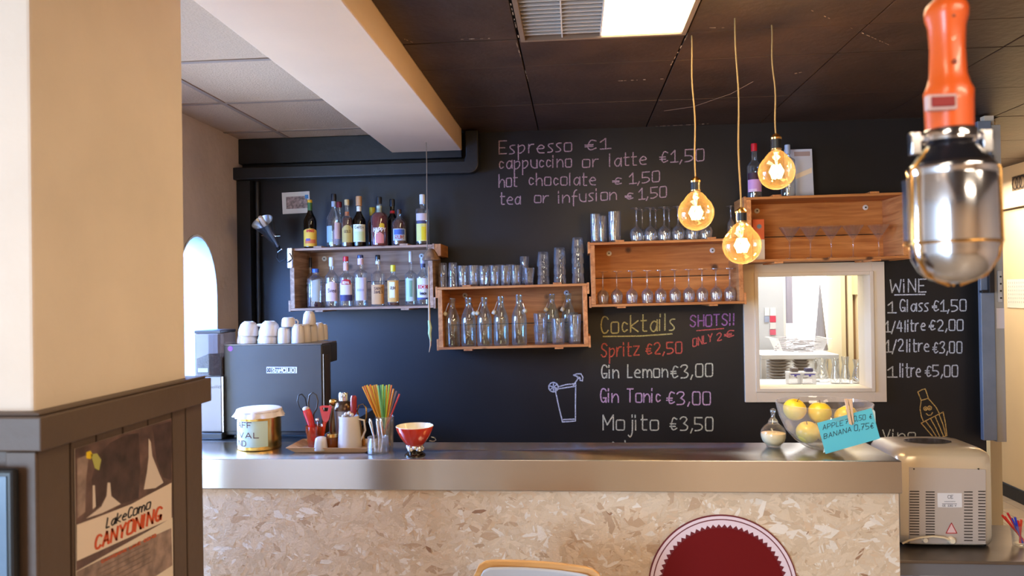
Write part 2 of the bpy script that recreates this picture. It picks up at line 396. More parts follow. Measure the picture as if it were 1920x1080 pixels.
# white tiles with their rails
tx = P(545, 262, Y=4.2).x
txs = [-4.4, tx-2.4, tx-1.8, tx-1.2, tx-.6, tx, BX0+.1]
ty2 = P(505, 245, Z=CEIL).y
tys = [4.25, ty2, ty2-.605, ty2-1.21, ty2-1.815, ty2-2.42, ty2-3.6, -3.4]
for i in range(len(txs)-1):
    for j in range(len(tys)-1):
        panel(txs[i], txs[i+1], tys[j+1], tys[j], 'tile', 'ceiling_tile', .012)
b = MB()
for x in txs[1:-1]: b.box(x-.011, x+.011, -3.4, 4.24, CEIL-.006, CEIL+.001)
for y in tys[1:-1]: b.box(-4.4, BX0+.1, y-.011, y+.011, CEIL-.0055, CEIL+.001)
struct('ceiling_rail', b, 'tile_rail', ceil)
b = MB(); b.box(BX0, BX1, -3.4, 4.12, BZ, CEIL+.02); struct('beam', b, 'beam', bevel=.004)

# back wall with the hatch opening
HX0, HX1 = P(1412, 520, Y=D).x, P(1634, 520, Y=D).x
HZ1, HZ0 = P(1420, 512, Y=D).z, P(1500, 734, Y=D).z
WX1 = P(1845, 600, Y=D).x
b = MB(); b.box(-1.92, HX0, D, D+.15, 0, CEIL); b.box(HX1, WX1, D, D+.15, 0, CEIL)
b.box(HX0, HX1, D, D+.15, 0, HZ0); b.box(HX0, HX1, D, D+.15, HZ1, CEIL)
wb = struct('wall_back', b, 'blackboard')
# black boxing, the horizontal trunking that bends up, the corner column and pipe
def PX(px, py, Y): return P(px, py, Y=Y)
b = MB(); b.box(-1.92, P(866, 250, Y=4.16).x, 4.15, 4.199, P(700, 300, Y=4.15).z, CEIL-.004); struct('trim_1', b, 'black_paint', bevel=.004)
za, zb = P(640, 331, Y=4.08).z, P(640, 308, Y=4.08).z
xa, xb = -2.0, P(880, 300, Y=4.08).x
pts = [(xa, za), (xb, za)]
for k in range(1, 7): a = -PI/2 + k*PI/12; pts.append((xb + .05*math.cos(a), za+.05+.05*math.sin(a)))
pts += [(xb+.05, CEIL-.01), (xb-.02, CEIL-.01), (xb-.02, zb+.03), (xb-.03, zb), (xa, zb)]
b = MB(); b.prism(pts, 4.08, 4.149); struct('trim_2', b, 'black_paint', bevel=.006)
b = MB(); b.box(-2.01, -1.922, 4.07, 4.14, P(430, 345, Y=4.07).z, za-.001); struct('trim_3', b, 'white')
b = MB(); b.box(-1.919, -1.84, 4.12, 4.199, 0, za-.002); b.tube([(-1.82, 4.17, 0), (-1.82, 4.17, za-.003)], .014, 10); struct('trim_4', b, 'black_paint', smooth=40)
# left wall with an arched opening
ay0, ay1, asp, aapex = 3.46, 4.0, 1.66, 1.975
LX = -1.92
ay1 = P(407, 560, X=LX).y
arc = []
rad = (ay1-ay0)/2; cyy = (ay0+ay1)/2
for k in range(17):
    a = PI*k/16; arc.append((cyy + rad*math.cos(a), asp + (aapex-asp)*math.sin(a)))
outer = [(4.2, CEIL), (3.4, CEIL), (3.4, 0), (ay0, 0)] + [(p[0], p[1]) for p in reversed(arc)] + [(ay1, 0), (4.2, 0)]
def yz_prism(pts, x0, x1):
    q = MB(); n = len(pts)
    q.add([(x0, y, z) for y, z in pts] + [(x1, y, z) for y, z in pts],
          [tuple(range(n)), tuple(reversed(range(n, 2*n)))] + [(i, i+n, (i+1) % n+n, (i+1) % n) for i in range(n)]); return q
struct('wall_left', yz_prism(outer, LX-.16, LX), 'old_plaster')
b = MB()
for (y0, y1, z0, z1) in ((2.3, 3.4, 0, .9), (2.3, 3.4, 2.1, CEIL), (2.3, 2.3, .9, 2.1)): b.box(LX-.16, LX, y0, max(y1, y0+.01), z0, z1)
b.box(LX-.16, LX, 3.36, 3.3995, .9, 2.1); struct('wall_left_side', b, 'old_plaster')
b = MB(); b.box(LX-.1, LX+.012, 2.3, 2.35, .9, 2.1); b.box(LX-.1, LX+.012, 3.31, 3.36, .9, 2.1); b.box(LX-.1, LX+.012, 2.35, 3.31, .9, .95); b.box(LX-.1, LX+.012, 2.35, 3.31, 2.05, 2.1); struct('window_3', b, 'white', bevel=.002)
# white lining of the arch
ln = [(ay1, 0)] + arc + [(ay0, 0)]; inn = [(ay1-.012, 0)] + [(cyy+(p[0]-cyy)*.965, asp+(p[1]-asp)*.965) for p in arc] + [(ay0+.012, 0)]
q = MB(); n = len(ln)
for x0, x1 in ((LX-.15, LX+.004),):
    vs = [(x, y, z) for x in (x0, x1) for seq in (ln, inn) for y, z in seq]; fs = []
    for i in range(n-1): fs += [(2*n+i, 2*n+i+1, 3*n+i+1, 3*n+i), (n+i, n+i+1, 3*n+i+1, 3*n+i), (i, i+1, n+i+1, n+i)]
    q.add(vs, fs)
struct('door_1', q, 'white', smooth=30)
# the bright room beyond the arch
b = MB(); b.box(-4.6, -4.5, -3.5, 8, 0, CEIL); struct('wall_far_left', b, 'white')
b = MB(); b.box(-4.5, LX-.16, 4.9, 5.0, 0, CEIL); struct('wall_left_room', b, 'white')
b = MB(); b.box(-4.6, LX-.001, 2.15, 2.299, 0, CEIL); struct('wall_partition', b, 'old_plaster')  # unseen, added to stop the left room's daylight leaking forward
# right wall of the passage, header, skirting, notice
RX = 3.35
b = MB(); b.box(RX, RX+.1, 4.3, 7.9, .1, P(1905, 392, X=RX).z); struct('wall_right', b, 'cream')
b = MB(); b.box(RX-.03, RX+.1, 4.3, 7.9, P(1905, 392, X=RX).z+.012, P(1900, 304, X=RX).z); struct('trim_5', b, 'cream_frame')
b = MB(); b.box(RX-.02, RX, 4.3, 7.9, 0, .09); struct('baseboard_right', b, 'black_paint')
b = MB(); b.box(RX, RX+.1, 4.3, 7.9, P(1900, 304, X=RX).z, CEIL); struct('wall_right_upper', b, 'dark_ceiling')
b = MB(); b.box(2.28, 3.5, 7.8, 7.9, 0, CEIL); struct('wall_passage_end', b, 'cream')
b = MB(); b.box(4.1, 4.2, -3.5, 4.3, 0, CEIL); b.box(RX, 4.2, 4.2, 4.3, 0, CEIL); struct('wall_right_front', b, 'wall_warm')
# wall behind the camera with its glazed opening
b = MB(); b.box(-2.4, 4.2, -3.6, -3.5, 0, CEIL); b.box(-4.8, 4.2, -3.6, -3.5, 2.42, CEIL); b.box(-4.6, -4.75, -3.6, -3.5, 0, 2.4); struct('wall_front', b, 'wall_warm')

# ------------------------------------------------------------------ pillar with boarded wainscot
PX0, PY0, PY1, PZ = -1.0, 1.302, 1.845, 1.44
b = MB(); b.box(-1.75, PX0, PY0, PY1, 0, CEIL-.01); pil = struct('pillar', b, 'plaster', bevel=.006)
b = MB(); b.box(-1.8, PX0+.04, PY0-.035, PY1+.055, PZ-.062, PZ); b.box(-1.79, PX0+.03, PY0-.025, PY1+.045, PZ, PZ+.006); struct('cap_rail', b, 'wain', pil, bevel=.006)
wf = PX0+.022                      # face of the boards
yy = [PY0-.022]; 
for k in range(1, 9): yy.append(PY0-.022 + .0775*k*1.0)
edges = [PY0-.022, P(133, 900, X=wf).y, P(182, 900, X=wf).y, P(232, 900, X=wf).y, P(279, 900, X=wf).y, P(324, 900, X=wf).y, P(350, 900, X=wf).y, PY1+.04]
for a, c in zip(edges, edges[1:]):
    q = MB(); q.box(PX0+.001, wf, a+.003, c-.003, 0, PZ-.064); obj('board', q, 'wain', pil, bevel=.002)
q = MB(); q.box(PX0+.001, PX0+.008, PY0, PY1+.03, 0, PZ-.063); obj('backing', q, 'groove', pil)
for x0 in (-1.8, -1.7, -1.6, -1.5, -1.4, -1.3, -1.2, -1.1):
    q = MB(); q.box(x0+.003, x0+.097, PY0-.02, PY0-.001, 0, PZ-.064); obj('board', q, 'wain', pil, bevel=.002)
q = MB(); q.box(-1.034, wf+.002, PY0-.028, PY0-.021, 0, PZ-.064); obj('corner_board', q, 'wain', pil, bevel=.002)
# framed screen on the front face
px0 = P(28, 1000, Y=PY0-.05).x
t = thing('picture_frame', 'black framed picture hung on the bluish front face of the pillar boards', 'picture', (px0-.17, PY0-.035, 1.06))
z1 = P(20, 880, Y=PY0-.05).z - 1.06
q = MB(); q.box(-.17, .17, -.018, .0, -.25, z1); obj('frame', q, 'black', t, bevel=.006)
q = MB(); q.box(-.17, .158, -.020, -.0185, -.235, z1-.012); obj('picture', q, plain((96, 122, 150), .15), t)
# ------------------------------------------------------------------ poster on the pillar
pf = wf + .0015
def pp(px, py): return P(px, py, X=pf)
TL, TR = pp(140, 838), pp(322, 787); 
y0, y1 = pp(140, 900).y, pp(322, 900).y; ztop = (TL.z+TR.z)/2; zbot = ztop - (y1-y0)*1.42
t = thing('poster', 'canyoning poster with rocks, waterfalls and orange lettering pinned to the pillar boards', 'poster', (pf, (y0+y1)/2, zbot))
cy0 = (y0+y1)/2
def pfn(e=0):      # picture coordinates (px of the photo) to the poster's plane, local
    def f(u, v):
        p = P(u, -v, X=pf); return (.0013+e, p.y-cy0, p.z-zbot)
    return f
q = MB(); q.box(0, .001, y0-cy0, y1-cy0, 0, ztop-zbot); obj('sheet', q, plain((224, 208, 192), .45), t)
def poly(points, e, col, name, noise=None, m=None):
    q = MB(); f = pfn(e); q.add([f(x, -y) for x, y in points], [tuple(range(len(points)))]); return obj(name, q, m or plain(col, .45), t)
rock = mat('printed_rock', (96, 70, 64), .4, noise=(22, .55)); rock2 = mat('printed_dark_rock', (66, 46, 42), .4, noise=(30, .5)); rock3 = mat('printed_pale_rock', (142, 118, 108), .4, noise=(30, .45))
q = MB(); zr = (ztop-zbot)*.52; q.add([(.0012, y0-cy0, zr), (.0012, y1-cy0, zr), (.0012, y1-cy0, ztop-zbot), (.0012, y0-cy0, ztop-zbot)], [(0, 1, 2, 3)]); obj('printed_photo', q, rock, t)
poly([(141, 846), (321, 789), (320, 906), (272, 935), (245, 945), (218, 955), (190, 962), (142, 984)], .0003, 0, 'printed_rock', m=rock)
poly([(170, 900), (182, 855), (205, 830), (235, 815), (258, 812), (262, 880), (258, 935), (215, 948), (205, 915), (196, 935), (178, 955)], .0005, 0, 'printed_rock', m=rock2)
poly([(285, 800), (321, 789), (320, 900), (304, 895), (292, 862)], .0005, 0, 'printed_rock', m=rock2)
poly([(143, 860), (165, 852), (160, 900), (158, 960), (143, 972)], .0005, 0, 'printed_rock', m=rock3)
wf_c = (214, 196, 184)
poly([(277, 822), (281, 828), (284, 855), (298, 890), (305, 905), (290, 915), (268, 918), (274, 885), (277, 858)], .0007, wf_c, 'printed_waterfall')
poly([(200, 905), (205, 905), (207, 930), (225, 945), (190, 962), (160, 972), (188, 950), (198, 930)], .0007, wf_c, 'printed_waterfall')
poly([(172, 910), (176, 910), (178, 950), (172, 955)], .0007, wf_c, 'printed_waterfall')
poly([(160, 848), (168, 845), (172, 853), (168, 861), (160, 859)], .0008, (236, 196, 20), 'printed_helmet')
poly([(168, 852), (180, 850), (188, 862), (184, 882), (176, 878), (172, 864)], .0008, (176, 172, 90), 'printed_climber')
poly([(142, 984), (180, 970), (245, 945), (272, 930), (320, 905), (320, 972), (142, 1052)], .0009, (226, 206, 190), 'printed_band')
poly([(142, 1072), (190, 1048), (320, 990), (322, 1060), (260, 1100), (142, 1160)], .0004, 0, 'printed_rock', m=rock3)
q = MB(); f = pfn(.0014); write(q, 'LakeComo', 197, 279, -990, -953, 19, 2.6, f, slant=.15); obj('printed_lettering', q, plain((40, 40, 46), .5), t)
q = MB(); write(q, 'CANYONING', 175, 299, -1031, -974, 25, 4.4, f, slant=.12); obj('printed_lettering', q, plain((206, 78, 28), .5), t)
q = MB(); write(q, 'CANYONING LAKE COMO', 188, 290, -1056, -1006, 5, 1.6, f); obj('printed_lettering', q, plain((206, 92, 50), .5), t)
q = MB()
for k in range(5): ribbon(q, [(180+5*k, -1068-7*k), (275+2*k, -1020-8*k)], 1.1, f)
ribbon(q, [(210, -1025), (268, -997)], 1.0, f); obj('printed_lettering', q, plain((110, 92, 84), .5), t)

# ------------------------------------------------------------------ chalk writing on the back wall
def chalk_obj(label, colour, items, draw=(), wd=2.6):
    q = MB(); f = wallfn(D-.0018)
    for (s, x0, x1, b0, b1, cap) in items: write(q, s, x0, x1, -b0, -b1, cap, wd, f, jit=.025)
    for pl in draw: ribbon(q, [(x, -y) for x, y in pl], wd, f)
    return obj('chalk_writing', q, colour, wb, label=label)
def circ(cx, cy, r, n=18, a0=0, a1=2*PI): return [(cx+r*math.cos(a0+(a1-a0)*i/n), cy+r*math.sin(a0+(a1-a0)*i/n)) for i in range(n+1)]
c_pink = chalk('pink_chalk', (206, 170, 172)); c_yel = chalk('yellow_chalk', (232, 222, 150)); c_pale = chalk('pale_chalk', (236, 232, 200))
c_red = chalk('red_chalk', (232, 108, 92)); c_vio = chalk('violet_chalk', (196, 130, 190)); c_wht = chalk('white_chalk', (232, 232, 232))
c_lil = chalk('lilac_chalk', (236, 190, 214)); c_ora = chalk('orange_chalk', (240, 196, 110))
chalk_obj('pink chalk list of coffee and tea prices', c_pink, [
 ('Espresso', 936, 1072, 289, 284, 24), ('€1', 1097, 1141, 282, 279, 20), ('cappuccino', 936, 1071, 317, 313, 23), ('or', 1092, 1122, 314, 313, 22),
 ('latte', 1143, 1212, 313, 308, 24), ('€1,50', 1237, 1320, 306, 301, 22), ('hot', 936, 970, 351, 349, 24), ('chocolate', 992, 1117, 348, 347, 23),
 ('€', 1149, 1165, 346, 346, 13), ('1,50', 1180, 1237, 345, 340, 20), ('tea', 938, 976, 383, 382, 22), ('or', 1002, 1028, 380, 380, 20),
 ('infusion', 1047, 1156, 381, 374, 22), ('€', 1172, 1187, 374, 373, 12), ('1,50', 1198, 1250, 374, 369, 20)], wd=2.2)
chalk_obj('pale yellow underlined Cocktails heading', c_yel, [('Cocktails', 1127, 1266, 625, 619, 31)], [[(1131, 631), (1200, 630), (1260, 626)]])
chalk_obj('violet SHOTS heading', c_vio, [('SHOTS!!', 1294, 1378, 613, 609, 21)])
chalk_obj('pinkish red ONLY 2 euro line under SHOTS', c_red, [('ONLY', 1299, 1335, 650, 640, 15), ('2', 1344, 1353, 640, 637, 14), ('€', 1358, 1376, 634, 631, 13)], [[(1306, 620), (1357, 616)]], 2.2)
chalk_obj('orange red Spritz line', c_red, [('Spritz', 1128, 1198, 669, 666, 25), ('€2,50', 1211, 1278, 665, 662, 21)])
chalk_obj('pale yellow Gin Lemon line', c_pale, [('Gin Lemon', 1127, 1252, 709, 707, 24), ('€3,00', 1258, 1336, 709, 706, 24)])
chalk_obj('lilac Gin Tonic line', c_lil, [('Gin Tonic', 1125, 1238, 754, 754, 25), ('€3,00', 1250, 1332, 758, 759, 24)])
chalk_obj('white Mojito line', c_pale, [('Mojito', 1131, 1234, 806, 806, 28), ('€3,50', 1256, 1336, 807, 808, 25)], [[(1149, 829), (1152, 831)], [(1172, 826), (1172, 832)]])
z = lambda pts: [(1010+x/3.856, 570+y/3.856) for x, y in pts]
lem = z(circ(107, 601, 34))
chalk_obj('white chalk drawing of a tall cocktail glass with lemon slice and paper umbrella', c_wht, [], [
 z([(118, 612), (145, 740), (172, 852), (220, 850), (266, 846), (266, 700), (268, 585)]), z([(178, 836), (262, 832)]), z([(138, 600), (200, 582), (268, 576)]),
 z([(118, 618), (200, 604), (268, 594)]), z([(250, 590), (292, 528)]), z([(252, 515), (275, 505), (305, 505), (320, 530), (316, 556), (300, 552), (300, 535), (284, 540), (278, 522), (252, 515)]),
 lem, z([(107, 567), (107, 635)]), z([(75, 590), (138, 612)]), z([(80, 622), (134, 580)])], 2.4)
chalk_obj('white WINE price list', c_wht, [('WiNE', 1669, 1736, 549, 547, 24), ('1', 1665, 1677, 586, 586, 20), ('Glass', 1687, 1741, 584, 583, 22), ('€1,50', 1748, 1811, 584, 583, 21),
 ('1/4', 1660, 1692, 622, 622, 20), ('litre', 1697, 1734, 622, 619, 21), ('€2,00', 1742, 1806, 620, 619, 20), ('1/2', 1661, 1694, 660, 658, 22), ('litre', 1700, 1742, 660, 658, 23),
 ('€3,00', 1749, 1803, 662, 662, 21), ('1', 1664, 1678, 707, 707, 20), ('litre', 1687, 1726, 707, 706, 25), ('€5,00', 1735, 1796, 706, 706, 21)], [[(1677, 553), (1734, 552)]], 2.5)
z = lambda pts: [(1640+x/3, 500+y/3) for x, y in pts]
chalk_obj('orange chalk drawing of a smiling wine bottle in a striped bucket', c_ora, [], [
 z([(243, 705), (265, 692), (285, 688), (302, 740), (262, 752), (243, 705)]), z([(262, 752), (255, 800), (262, 840), (275, 872)]), z([(302, 742), (345, 790), (364, 826)]),
 z(circ(286, 798, 10)), z(circ(309, 795, 11)), z(circ(287, 799, 3, 6)), z(circ(308, 797, 3, 6)), z([(290, 826), (302, 837), (316, 835), (326, 820)]),
 z([(262, 880), (320, 850), (385, 818), (398, 880), (406, 950), (372, 962), (335, 965), (300, 925), (262, 880)]),
 z([(288, 870), (320, 912), (350, 960)]), z([(315, 856), (345, 910), (368, 960)]), z([(340, 842), (365, 900), (388, 957)]), z([(362, 830), (385, 890), (400, 950)])], 2.0)
chalk_obj('pale chalk word Vino mostly hidden by the bread machine', c_pale, [('Vino', 1655, 1716, 826, 824, 20)], wd=2.2)
# ------------------------------------------------------------------ THE BAR
CY0, CY1, CX1 = 2.684, 3.0, 1.115
CXL = -1.75
b = MB(); zf = P(1000, 921, Y=CY0).z
t = thing('bar_counter', 'bar counter with brushed steel top and pale chipboard front', 'bar counter', (0, CY0, 0))
q = MB(); q.box(CXL, CX1, 0, CY1-CY0, zf, CT); obj('steel_top', q, 'brushed', t, bevel=.003)
q = MB(); q.box(CXL, CX1-.008, .012, .03, 0, zf-.002); obj('chipboard', q, plain((214, 186, 156), .7), t)
q = MB(); q.box(CX1-.03, CX1-.009, .031, CY1-CY0-.01, 0, zf-.002); obj('end_panel', q, plain((214, 190, 160), .7), t)
q = MB(); tones = []
rnd = random.Random(3)
for k in range(10000):
    cx = rnd.uniform(CXL+.02, CX1-.01); cz = rnd.uniform(.45, zf-.004) if k > 2500 else rnd.uniform(.0, .6)
    L_ = rnd.choice((.02, .03, .045, .07)) * rnd.uniform(.7, 1.3); W_ = L_*rnd.uniform(.14, .5); a = rnd.gauss(0, .9)
    n = rnd.choice((4, 5, 6)); pts = []
    for i in range(n):
        th = 2*PI*i/n + rnd.uniform(-.3, .3); pts.append((L_/2*math.cos(th)*1.1, W_/2*math.sin(th)*1.1))
    ca, sa = math.cos(a), math.sin(a); yb = .0115 - .0012*rnd.random(); ty = rnd.uniform(-.02, .02)
    vs = []
    for x, y in pts:
        X_, Z_ = cx+x*ca-y*sa, cz+x*sa+y*ca
        X_ = min(X_, CX1-.009); Z_ = min(Z_, zf-.003)
        vs.append((X_, yb + ty*y*2, Z_))
    q.add(vs, [tuple(range(n))])
    v = rnd.random()
    base = (218, 196, 170) if v < .5 else (210, 186, 158) if v < .85 else (230, 218, 204) if v < .95 else (192, 162, 132) if v < .9975 else (156, 118, 90)
    j = rnd.uniform(.965, 1.02); tones.append(lin(tuple(min(255, c*j) for c in base)))
fo = obj('wood_flake', q, 'flake', t, kind='stuff')
at = fo.data.attributes.new('tone', 'FLOAT_COLOR', 'FACE')
for i, c in enumerate(tones[:len(fo.data.polygons)]): at.data[i].color = c + (1,)
# round dark red sign
sp = P(1355.5, 1104, Y=CY0); R1 = 141*2.6*.985/FPX*1.0
R1 = (P(1496, 1104, Y=CY0).x - P(1215, 1104, Y=CY0).x)/2
t = thing('round_sign', 'round dark red sign with white zigzag rim on the chipboard front', 'sign', (sp.x, CY0+.009, sp.z), (PI/2, 0, 0))
q = MB(); q.lathe([(R1, 0), (R1, .006)], 96); obj('disc', q, plain((104, 14, 30), .5), t, smooth=40)
def annulus(r0, r1, zz, n=96, saw=0, sd=0):
    q = MB(); vs = []
    for i in range(n):
        a = 2*PI*i/n; ri = r0 - (sd if i % 2 else 0) if saw else r0
        vs += [(ri*math.cos(a), ri*math.sin(a), zz), (r1*math.cos(a), r1*math.sin(a), zz)]
    q.add(vs, [(2*i, 2*i+1, (2*i+3) % (2*n), (2*i+2) % (2*n)) for i in range(n)]); return q
obj('white_ring', annulus(R1*.945, R1*.985, .0066), plain((226, 206, 216), .4), t)
obj('zigzag_ring', annulus(R1*.875, R1*.93, .0066, 140, 1, R1*.045), plain((226, 206, 216), .4), t)
obj('red_face', annulus(0.0001, R1*.82, .0063), plain((106, 8, 12), .6, spec=.2), t)
q = MB(); ribbon(q, [(-.045+.03*math.cos(a), .0+.03*math.sin(a)) for a in [PI*k/10 for k in range(11)]], .012, lambda u, v: (u, v, .0068)); obj('white_letter_top', q, plain((240, 232, 236), .4), t)

# work bench behind, under the coffee machine
b = MB(); BWX = P(604, 822, Z=CT).x + .004; b.box(-1.9, BWX, 3.004, 3.9, 1.0, CT-.0005)
t = thing('work_bench', 'steel work bench behind the counter carrying the coffee machine', 'bench', (0, 0, 0)); obj('bench_top', b, 'steel', t)
b = MB(); b.box(-1.88, BWX-.01, 3.02, 3.88, 0.0, .998); obj('bench_body', b, 'black_paint', t)

# ------------------------------------------------------------------ fruit crates on the wall
CDP = .26; CFY = D - CDP
def crate(label, bl, br, hpx, mats=('wx', 'wy', 'wz'), seam=.45, scr=(.15, .85)):
    a = P(*bl, Y=CFY); c = P(*br, Y=CFY); W_ = math.hypot(c.x-a.x, c.z-a.z); ang = -math.atan2(c.z-a.z, c.x-a.x)
    H = abs(P(bl[0], bl[1]-hpx, Y=CFY).z - a.z)
    t = thing('wooden_crate', label, 'crate', (a.x, CFY, a.z), (0, ang, 0), 'fruit crates hung on the wall as shelves')
    wx, wy, wz = mats; T = .013; E_ = .024
    q = MB(); q.box(.012, W_-.012, 0, CDP-.012, .0, T); obj('bottom_board', q, wx, t, bevel=.0015)
    q = MB(); q.box(.012, W_-.012, 0, CDP-.012, H-T, H); obj('top_board', q, wx, t, bevel=.0015)
    for x0 in (.012, W_-.012-E_):
        q = MB(); q.box(x0, x0+E_, .001, CDP-.013, T+.0005, H-T-.0005); obj('end_board', q, wy, t, bevel=.0015)
    zs = T + (H-2*T)*seam
    q = MB(); q.box(.014, W_-.014, CDP-.0115, CDP-.001, .002, zs-.0025); obj('back_board', q, wx, t, bevel=.001)
    q = MB(); q.box(.014, W_-.014, CDP-.0115, CDP-.001, zs+.0025, H-.002); obj('back_board', q, wx, t, bevel=.001)
    for x0 in (.145, W_-.145-.045):
        q = MB(); q.box(x0, x0+.045, .002, CDP-.02, -.009, -.0003); obj('batten', q, wy, t, bevel=.001)
        q = MB(); q.box(x0, x0+.045, .002, CDP-.02, H+.0003, H+.009); obj('batten', q, wy, t, bevel=.001)
    for x0, x1 in ((0, .0115), (W_-.0115, W_)):
        for z0 in (-.004, H-.056):
            q = MB(); q.box(x0, x1, 0.001, CDP-.02, z0, z0+.06); obj('batten', q, wy, t, bevel=.001)
    for k in scr:
        q = MB(); T_ = Matrix.Translation((W_*k, CDP-.013, H*.86)) @ Matrix.Rotation(PI/2, 4, 'X')
        q.lathe([(.0145, -.001), (.0145, .002), (.012, .0035), (.006, .004)], 20, T_); s = obj('washer', q, 'washer', t, smooth=40)
        q = MB(); q.lathe([(.0045, .0042), (.0045, .006), (.001, .0065)], 10, T_); obj('screw', q, 'screw', s)
    return t, W_, H
def on_crate(cr, px, top, dy):
    """world point on a crate's inner floor (or on its top) under photo column px, dy behind its front"""
    t, W_, H = cr; ang = t.rotation_euler.y; Y = CFY + dy
    lo, hi = -.5, 3.0; x = 0
    p = P(px, 500, Y=Y); zz = t.location.z + (H if top else .013)*math.cos(ang)
    for _ in range(3):
        lx = (p.x - t.location.x); z_ = zz - math.tan(ang)*lx
        # column is slightly tilted by the camera roll: solve again at that height
        py = 540
        for _ in range(4):
            py_guess = P(px, py, Y=Y).z; py += (py_guess - z_) * FPX / Y
        p = P(px, py, Y=Y)
    return Vector((p.x, Y, p.z + .0008)), ang
cr1 = crate('crate tinted greyish for cool daylight, full of spirit bottles, beside the clamp lamp', (541, 583), (817, 577), 117, ('wx_daylit', 'wy_daylit', 'wz'))
cr2 = crate('orange-brown crate with swing-top bottles, above the blue wall', (819, 656), (1108, 650), 117, seam=.35)
cr3 = crate('orange-brown crate of upside-down stemmed glasses, above the cocktail list', (1105, 576), (1400, 569), 121)
cr4 = crate('crate of cocktail glasses above the kitchen hatch', (1398, 492), (1708, 484), 122, seam=.42)
q = MB(); _W = cr1[1]; q.box(_W+.0003, _W+.034, .004, CDP-.03, cr1[2]-.062, cr1[2]+.002); obj('batten', q, 'wy', cr1[0], bevel=.001)
def sz(px, Y): return px * Y / FPX
# ------------------------------------------------------------------ bottles
def bprof(R, H, sh, ns, rn, taper=1.0):
    pr = [(0.0005, .0), (R*.86*taper, 0), (R*.97*taper, .003), (R*taper, .008), (R, sh)]
    for k in range(1, 7):
        u = k/7; s = (1-math.cos(PI*u))/2; pr.append((R + (rn-R)*s, sh + (ns-sh)*u))
    pr += [(rn, ns), (rn, H)]
    return pr
def squarish(n): 
    return lambda a, z: 1/((abs(math.cos(a))**n + abs(math.sin(a))**n)**(1/n)) if n else 1
def wrap(R, a_c=-PI/2):
    return lambda u, v: (R*math.cos(a_c + u/R), R*math.sin(a_c + u/R), v)
def patch(mb, R, a0, a1, z0, z1, arch=0, seg=10, mod=None):
    vs = []
    for i in range(seg+1):
        u = i/seg; a = a0+(a1-a0)*u; top = z1 + arch*math.sin(PI*u); rr = R*(mod(a, 0) if mod else 1)
        vs += [(rr*math.cos(a), rr*math.sin(a), z0), (rr*math.cos(a), rr*math.sin(a), top)]
    mb.add(vs, [(2*i, 2*i+2, 2*i+3, 2*i+1) for i in range(seg)])
def bottle(label, base, wpx, hpx, glassm='glass_bottle', liquid=None, fill=.6, cap=((30, 30, 32), .12), sh=.56, ns=.74, rn=.30, labels=(), foil=None, texts=(), sq=0, a_c=None, group=None, ang=0, name='bottle', taper=1.0, capr=1.12):
    Y = base.y; R = sz(wpx, Y)/2; H = sz(hpx, Y)
    if a_c is None: a_c = math.atan2(-base.y, -base.x)
    t = thing(name, label, 'bottle', base, (0, ang, 0), group)
    mod = squarish(sq) if sq else None
    Rr = R/(mod(PI/4, 0)**.5) if sq else R
    pr = bprof(Rr, H*.985, H*sh, H*ns, R*rn, taper)
    mo = (lambda a, z: (1 + (mod(a, z)-1)*(1 if z < H*sh else max(0, 1-(z-H*sh)/(H*(ns-sh)))))) if sq else None
    q = MB(); q.lathe(pr, 28, mod=mo); obj('glass', q, glassm, t, smooth=50)
    if liquid:
        top = fill*H; lp = [(r*.93, max(z_, .004)) for r, z_ in pr if z_ < top]
        rt = R*.93 if fill <= sh else R*rn*.9 + (R-R*rn)*.93*max(0, 1-(fill-sh)/(ns-sh))
        lp += [(rt, top)]
        q = MB(); q.lathe(lp, 24, mod=mo); obj('liquid', q, liquid, t, smooth=50)
    cc, ch = cap
    q = MB(); q.lathe([(R*rn*capr, H*(1-ch)), (R*rn*capr*1.02, H*(1-ch*.5)), (R*rn*capr, H*.992), (R*rn*capr*.85, H)], 20); obj('cap', q, plain(cc, .35), t, smooth=40)
    if foil:
        q = MB(); q.lathe([(R*rn*1.06, H*foil[1]), (R*rn*1.06, H*foil[2])], 20, caps=False); obj('neck_label', q, plain(foil[0], .5), t, smooth=40)
    lm = (lambda a, z: mod(a, 0)) if sq else None
    for L_ in labels:
        col, z0, z1, half = L_[:4]; arch = L_[4] if len(L_) > 4 else 0; off = L_[5] if len(L_) > 5 else 0; pr_ = L_[6] if len(L_) > 6 else 0
        q = MB(); patch(q, Rr*(1.012+.006*pr_), a_c+off-half, a_c+off+half, H*z0, H*z1, H*arch, mod=lm); obj('paper_label', q, plain(col, .6), t, smooth=60)
    for (s, u0, u1, v0, cap_, col, wd) in texts:
        q = MB(); R2 = Rr*1.034; f = (lambda u, v: (R2*(lm(a_c+u/R2, 0) if lm else 1)*math.cos(a_c+u/R2), R2*(lm(a_c+u/R2, 0) if lm else 1)*math.sin(a_c+u/R2), v))
        write(q, s, u0*R, u1*R, v0*H, v0*H, cap_*H, wd*H, f); obj('label_lettering', q, plain(col, .6), t)
    return t
F_amber = fluid('amber_spirit', (120, 56, 14), .55); F_dark = fluid('dark_liqueur', (24, 12, 8), .9); F_red = fluid('red_liqueur', (130, 14, 20), .7)
F_brown = fluid('brown_rum', (92, 34, 12), .65); F_green = fluid('dark_green_glass', (14, 30, 12), .9)
F_cola = fluid('red_brown_rest', (70, 12, 14), .8)
